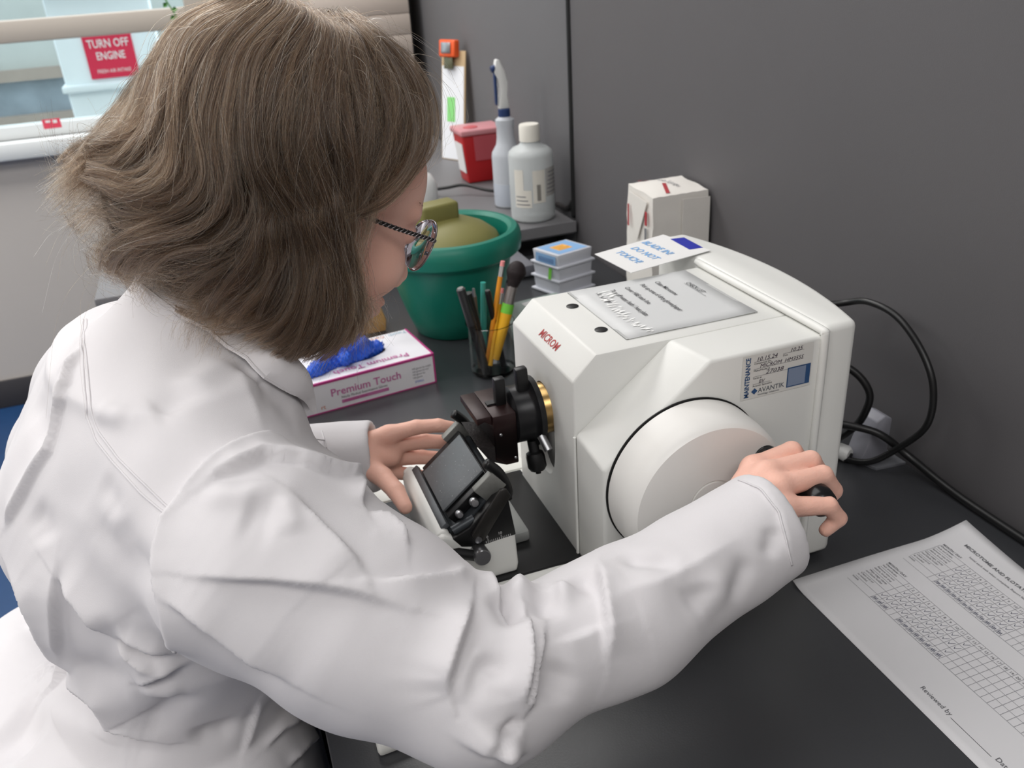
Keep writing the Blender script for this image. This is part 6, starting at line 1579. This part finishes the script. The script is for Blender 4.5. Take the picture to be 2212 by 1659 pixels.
# distinct wavy locks that lie over the rest
for k in range(230):
    if RNG.rand() < 0.72:
        i = RNG.randint(3, len(A_) - 1) if RNG.rand() < 0.9 else RNG.randint(0, 3)
        Pw = sheet(A_[i], A_[i + 1])(RNG.rand() * np.ones(NP_))
    else:
        i = RNG.randint(1, len(D_) - 1)
        Pw = sheet(D_[i], D_[i + 1])(RNG.rand() * np.ones(NP_))
    side_ = 1 if k % 5 else MIR
    T = np.gradient(Pw, axis=0)
    T /= np.linalg.norm(T, axis=1)[:, None].clip(1e-9)
    Nn = Pw - np.stack([Pw[:, 0] * 0.35 - 0.02, Pw[:, 1] * 0.15, Pw[:, 2] * 0.5], 1)
    Nn -= T * (Nn * T).sum(1)[:, None]
    Nn /= np.linalg.norm(Nn, axis=1)[:, None].clip(1e-9)
    Bn = np.cross(T, Nn)
    fq, ph, am = RNG.uniform(5, 12), RNG.rand() * 6.3, RNG.uniform(0.002, 0.0065)
    out_ = RNG.uniform(0.0, 0.0045)
    Lk = Pw + Bn * (am * np.sin(fq * SH + ph) * np.minimum(1, SH * 2.2))[:, None] + Nn * (out_ * np.minimum(1, SH * 4) + 0.6 * am * np.cos(fq * SH + ph) * SH)[:, None]
    sp = RNG.uniform(0.0016, 0.0034)
    for q in range(RNG.randint(18, 46)):
        o = RNG.randn(2) * sp
        th = 1 - 0.6 * SH
        tw = RNG.uniform(-1.5, 1.5) * SH
        STR.append((Lk + Bn * (o[0] * th * np.cos(tw) - o[1] * th * np.sin(tw))[:, None] + Nn * ((o[0] * np.sin(tw) + o[1] * np.cos(tw)) * th * 0.6)[:, None] + Bn * (0.0005 * np.sin(9 * SH + RNG.rand() * 6))[:, None]) * side_)
# short loose hairs that stand off the crown and the back
for k in range(800):
    i = RNG.randint(2, len(A_) - 1)
    G_ = A_[i] * (1 if RNG.rand() < 0.75 else MIR)
    s0 = RNG.uniform(0.0, 0.75)
    P = np.stack([np.interp(s0 + (1 - s0) * 0.6 * SH, SH, G_[:, j]) for j in range(3)], 1)
    nr = P - np.array([-0.02, 0, 0.03])
    nr /= np.linalg.norm(nr, axis=1)[:, None]
    rv = RNG.randn(3)
    amp = RNG.uniform(0.003, 0.010) if k % 4 else RNG.uniform(0.010, 0.024)
    P = P + nr * (amp * SH ** 0.8 * (1 + 0.5 * np.sin(5 * SH + RNG.rand() * 6)))[:, None] + rv * (0.006 * np.sin(RNG.uniform(3, 8) * SH))[:, None]
    STR.append(P)
# a few long curly hairs over the brow and the crown
for k in range(170):
    i = RNG.randint(0, 9)
    s0 = RNG.uniform(0.02, 0.45)
    P = np.stack([np.interp(s0 + RNG.uniform(0.15, 0.45) * SH, SH, A_[i][:, j]) for j in range(3)], 1)
    nr = P - np.array([-0.02, 0, 0.03])
    nr /= np.linalg.norm(nr, axis=1)[:, None]
    T = np.gradient(P, axis=0)
    T /= np.linalg.norm(T, axis=1)[:, None].clip(1e-9)
    Bn = np.cross(T, nr)
    r_, f_, ph = RNG.uniform(0.002, 0.007), RNG.uniform(4, 10), RNG.rand() * 6.3
    lift_ = RNG.uniform(0.002, 0.016)
    STR.append(P + nr * (lift_ * np.sin(PI * SH ** 0.7) + r_ * 0.5 * (np.sin(f_ * SH + ph) - math.sin(ph)) * SH)[:, None] + Bn * (r_ * (np.cos(f_ * SH + ph) - math.cos(ph)))[:, None])
S_ = np.concatenate([head_pt(q) for q in STR]) - np.array(base_of(pn))
hc = bpy.data.hair_curves.new('hair')
hc.add_curves([NP_] * len(STR))
hc.position_data.foreach_set('vector', S_.astype(np.float32).ravel())
ra = hc.attributes.get('radius') or hc.attributes.new('radius', 'FLOAT', 'POINT')
ra.data.foreach_set('value', np.tile(0.000095 * (1 - 0.6 * SH), len(STR)).astype(np.float32))
hc.materials.append(hair_material())
ho_ = link('hair', hc)
ho_.parent = pn
# ------------------------------------------------------------------ collar, eyes, trousers, glasses, stool
NKD = (HH - HU * 0.06 - NECK)
NKD = NKD / np.linalg.norm(NKD)
lo = [on_coat(p, 0.0045) for p in COLLAR_EDGE]
lo = [Vector(q) for q in resample(lo, 22)]
lo = [on_coat(p, 0.0045) for p in lo]
far = [on_coat(Vector(p), 0.0045) for p in ((-0.600, 0.235, 0.33), (-0.635, 0.225, 0.34))]
lo = far + lo
rows = []
n_ = len(lo)
for k, p in enumerate(lo):
    t = k / (n_ - 1)
    p = np.array(p)
    ax = NECK + NKD * ((p - NECK) @ NKD)
    inward = ax - p
    inward = inward / np.linalg.norm(inward)
    c = np.interp(t, [0, 0.15, 0.5, 0.8, 0.95, 1.0], [0.030, 0.036, 0.030, 0.020, 0.010, 0.0015])
    d = np.interp(t, [0, 0.15, 0.5, 0.8, 0.95, 1.0], [0.022, 0.026, 0.022, 0.014, 0.008, 0.0015])
    fwd = np.array([0.85, -0.1, -0.2]) * np.interp(t, [0, .5, .8, 1], [0, 0.004, 0.008, 0.004])
    up_ = NKD * c
    u = p + up_ + inward * d + fwd
    m1 = p + up_ * 0.35 + inward * d * 0.22 - inward * 0.0025 + fwd * .4
    m2 = p + up_ * 0.75 + inward * d * 0.60 - inward * 0.0030 + fwd * .8
    i1 = u + inward * 0.004 - NKD * 0.002
    i2 = u + inward * 0.005 - NKD * (c * 0.55 + 0.004)
    i3 = u + inward * 0.002 - NKD * (c * 1.0 + 0.012)
    rows.append([p, m1, m2, u, i1, i2, i3])
bm = bmesh.new()
vs_ = [[bm.verts.new(tuple(q)) for q in r] for r in rows]
for i in range(n_ - 1):
    for j in range(6):
        bm.faces.new((vs_[i][j], vs_[i + 1][j], vs_[i + 1][j + 1], vs_[i][j + 1]))
bmesh.ops.recalc_face_normals(bm, faces=bm.faces)
bmesh.ops.solidify(bm, geom=bm.faces[:], thickness=0.0016)
add('collar', bm, M_COAT, coat, smooth='auto')
edge = [Vector(r[0]) + (Vector(r[1]) - Vector(r[0])) * 0.16 + Vector((0, 0, 0.0012)) for r in rows[2:-1]]
add('collar_seam', G().tube(edge, 0.0006, 5).g, M_COAT, coat, smooth=True)

M_EYE = mat('eye_white', (226, 220, 214), 0.2)
for s in (-1, 1):
    c_ = hd(0.0830, s * 0.031, 0.0120)
    eb = add('eye', G().lathe(c_, HF, [(0, -0.0105), (0.006, -0.0085), (0.0095, -0.004), (0.0105, 0.001), (0.0095, 0.0052), (0.0060, 0.0090), (0, 0.0108)], 24).g, M_EYE, pn, smooth=True)
    add('iris', G().lathe(c_ + HF * 0.0088, HF, [(0, 0), (0.0050, 0), (0.0046, 0.0012), (0, 0.0024)], 20).g, mat('iris_brown', (70, 60, 48), 0.15), eb, smooth=True)
    lash = G()
    for k in range(16):
        a = (k - 7.5) / 7.5
        q = hd(0.0955 - 0.004 * abs(a), s * 0.031 + a * 0.0125, 0.0140 - 0.003 * a * a)
        lash.tube([q, q + HF * 0.004 + HR * a * 0.0015 - HU * 0.0008, q + HF * 0.007 + HR * a * 0.003 + HU * 0.0012], [0.00030, 0.00024, 0.0001], 4)
    add('eyelashes', lash.g, mat('lash_dark', (52, 40, 34), 0.7), pn, kind='stuff')
    bw = G()
    rr = random.Random(5 + s)
    for k in range(70):
        a = rr.random()
        q = hd(0.0975 - 0.019 * a * a, s * (0.012 + 0.036 * a), 0.0325 + 0.006 * a + rr.uniform(-.0030, .0030))
        bw.tube([q, q + HR * s * 0.0035 + HU * rr.uniform(0, 0.0018) + HF * 0.0006, q + HR * s * 0.007 + HU * 0.0006 - HF * 0.0008], [0.00032, 0.00026, 0.0001], 4)
    add('eyebrow', bw.g, mat('brow_brown', (104, 84, 66), 0.7), pn, kind='stuff')
lp_ = G()
for u0, w0, rz in ((-0.0552, 0.015, 0.0030), (-0.0637, 0.013, 0.0036)):
    ln_ = [hd(0.0990 - 60 * (w0 * q) ** 2 * 0.9, w0 * q, u0) for q in (-1, -0.6, -0.2, 0.2, 0.6, 1)]
    lp_.tube(ln_, [0.0010, rz, rz * 1.15, rz * 1.15, rz, 0.0010], 10)
add('lips', lp_.g, mat('lip_rose', (186, 116, 112), 0.45), pn, smooth=True)

tr = G()
for s in (-1, 1):
    hip, knee, ank = A3(-0.80, 0.12 - s * 0.085, -0.27), A3(-0.38, 0.12 - s * 0.14, -0.245), A3(-0.43, 0.12 - s * 0.14, -0.69)
    tr.tube(spline([hip, hip * .5 + knee * .5, knee, A3(knee[0] + .01, knee[1], -0.30), knee * .5 + ank * .5, ank], 5), [0.085] * 5 + [0.078] * 5 + [0.068] * 5 + [0.064] * 5 + [0.056] * 5 + [0.05], 18)
add('trousers', tr.g, mat('trouser_black', (24, 24, 28), 0.8), pn, smooth=True)
for s in (-1, 1):
    y = 0.12 - s * 0.14
    add('shoe', G().prism([(-0.50, y - 0.045, -BENCH + 0.0), (-0.30, y - 0.045, -BENCH), (-0.255, y - 0.045, -BENCH + 0.02), (-0.29, y - 0.045, -BENCH + 0.055), (-0.40, y - 0.045, -BENCH + 0.085), (-0.495, y - 0.045, -BENCH + 0.09)], (0, 0.09, 0)).g, M_BLACK, pn, bevel=0.012, seg=3)

gs = thing('eyeglasses', 'thin silver wire glasses with twisted dark temples worn low', 'glasses', tuple(hd(0.10, 0, 0.01)))
M_WIRE = mat('wire_silver', (150, 146, 148), 0.22, metal=0.9)
M_ROPE = mat('rope_dark', (52, 50, 50), 0.35, metal=0.6)
M_LENS = mat('lens_glass', (244, 242, 252), 0.01, trans=1.0, ior=1.33)
def lens_ring(s, k, n=40):
    out = []
    for i in range(n):
        a = 2 * PI * i / n
        r, u = 0.0250 * math.cos(a) * k, 0.0235 * math.sin(a) * k
        out.append((r, u))
    return out
for s in (-1, 1):
    def LP(r, u, off=0.0):
        rr = 0.034 + r
        return hd(0.1065 - 0.10 * (rr - 0.034) - 0.9 * (rr - 0.034) ** 2 * 3 + 0.05 * (u) + off, s * rr, 0.008 + u)
    ring = lens_ring(s, 1.0)
    pts = [LP(r, u) for r, u in ring]
    add('rim', G().tube(pts + [pts[0]], 0.00095, 8, cap=False).g, M_WIRE, gs, smooth=True)
    bm = bmesh.new()
    fr, bk_ = [], []
    for kk in (0.97, 0.66, 0.33):
        fr.append([bm.verts.new(LP(r, u, 0.0014)) for r, u in lens_ring(s, kk)])
    for kk in (0.97, 0.66, 0.33):
        bk_.append([bm.verts.new(LP(r, u, -0.0042 + 0.0022 * (1 - kk * kk))) for r, u in lens_ring(s, kk)])
    cf, cb_ = bm.verts.new(LP(0, 0, 0.0014)), bm.verts.new(LP(0, 0, -0.0018))
    for st_k, cc in ((fr, cf), (bk_, cb_)):
        for a, b_ in zip(st_k, st_k[1:]):
            for i in range(40):
                bm.faces.new((a[i], a[(i + 1) % 40], b_[(i + 1) % 40], b_[i]))
        for i in range(40):
            bm.faces.new((st_k[-1][i], st_k[-1][(i + 1) % 40], cc))
    for i in range(40):
        bm.faces.new((fr[0][i], fr[0][(i + 1) % 40], bk_[0][(i + 1) % 40], bk_[0][i]))
    bmesh.ops.recalc_face_normals(bm, faces=bm.faces)
    add('lens', bm, M_LENS, gs, smooth='auto')
    h0 = hd(0.0985, s * 0.0660, 0.0175)
    add('hinge', G().tube([LP(0.0240, 0.008), hd(0.1005, s * 0.0635, 0.0172), h0], 0.0013, 8).g, M_WIRE, gs, smooth=True)
    tp = spline([h0, hd(0.060, s * 0.0735, 0.0160), hd(0.015, s * 0.0790, 0.0150), hd(-0.012, s * 0.0810, 0.0120), hd(-0.030, s * 0.0800, -0.008)], 12)
    tm = add('temple', G().tube(tp, [0.0017] * 26 + [0.0014] * (len(tp) - 26), 8).g, M_ROPE, gs, smooth=True)
    hel = []
    for ph in (0, PI):
        q = []
        for i in range(36 * 6):
            t = i / (36 * 6 - 1) * 34
            a, fr_ = int(t), t - int(t)
            p = tp[a].lerp(tp[a + 1], fr_)
            ang = t * 2.6 + ph
            q.append(p + Vector(HU) * (0.0017 * math.cos(ang)) + Vector(HR) * (0.0017 * math.sin(ang)))
        hel.append(q)
    for q in hel:
        add('twist', G().tube(q, 0.00055, 5).g, M_WIRE, tm, smooth=True)
    add('nose_pad', G().tube([LP(-0.0205, -0.002), hd(0.1000, s * 0.0110, 0.004), hd(0.0985, s * 0.0105, -0.003)], [0.0006, 0.0010, 0.0016], 8).g, M_WIRE, gs, smooth=True)
br_ = spline([hd(0.1085, -0.0115, 0.013), hd(0.1120, -0.006, 0.018), hd(0.1125, 0.0, 0.0195), hd(0.1120, 0.006, 0.018), hd(0.1085, 0.0115, 0.013)], 6)
add('bridge', G().tube(br_, 0.0010, 8).g, M_WIRE, gs, smooth=True)

sl = thing('lab_stool', 'round black stool under the person in the lab coat', 'stool', (-0.80, 0.12, -BENCH))
add('seat', G().lathe((-0.80, 0.12, -0.42), (0, 0, 1), [(0, 0), (0.17, 0), (0.19, 0.015), (0.19, 0.045), (0.17, 0.06), (0, 0.065)], 40).g, M_BLACK, sl, smooth='auto')
add('post', G().cyl((-0.80, 0.12, -BENCH + 0.05), (-0.80, 0.12, -0.42), 0.025).g, M_STEEL, sl, smooth='auto')
for k in range(5):
    a = 2 * PI * k / 5 + 0.3
    add('foot', G().tube([(-0.80, 0.12, -BENCH + 0.07), (-0.80 + 0.15 * math.cos(a), 0.12 + 0.15 * math.sin(a), -BENCH + 0.045), (-0.80 + 0.27 * math.cos(a), 0.12 + 0.27 * math.sin(a), -BENCH + 0.016)], [0.022, 0.018, 0.015], 10).g, M_BLACK, sl, smooth=True)
# ------------------------------------------------------------------ raise everything onto the floor at z = 0
for o in list(SC.objects):
    if o.parent is None:
        o.location.z += BENCH
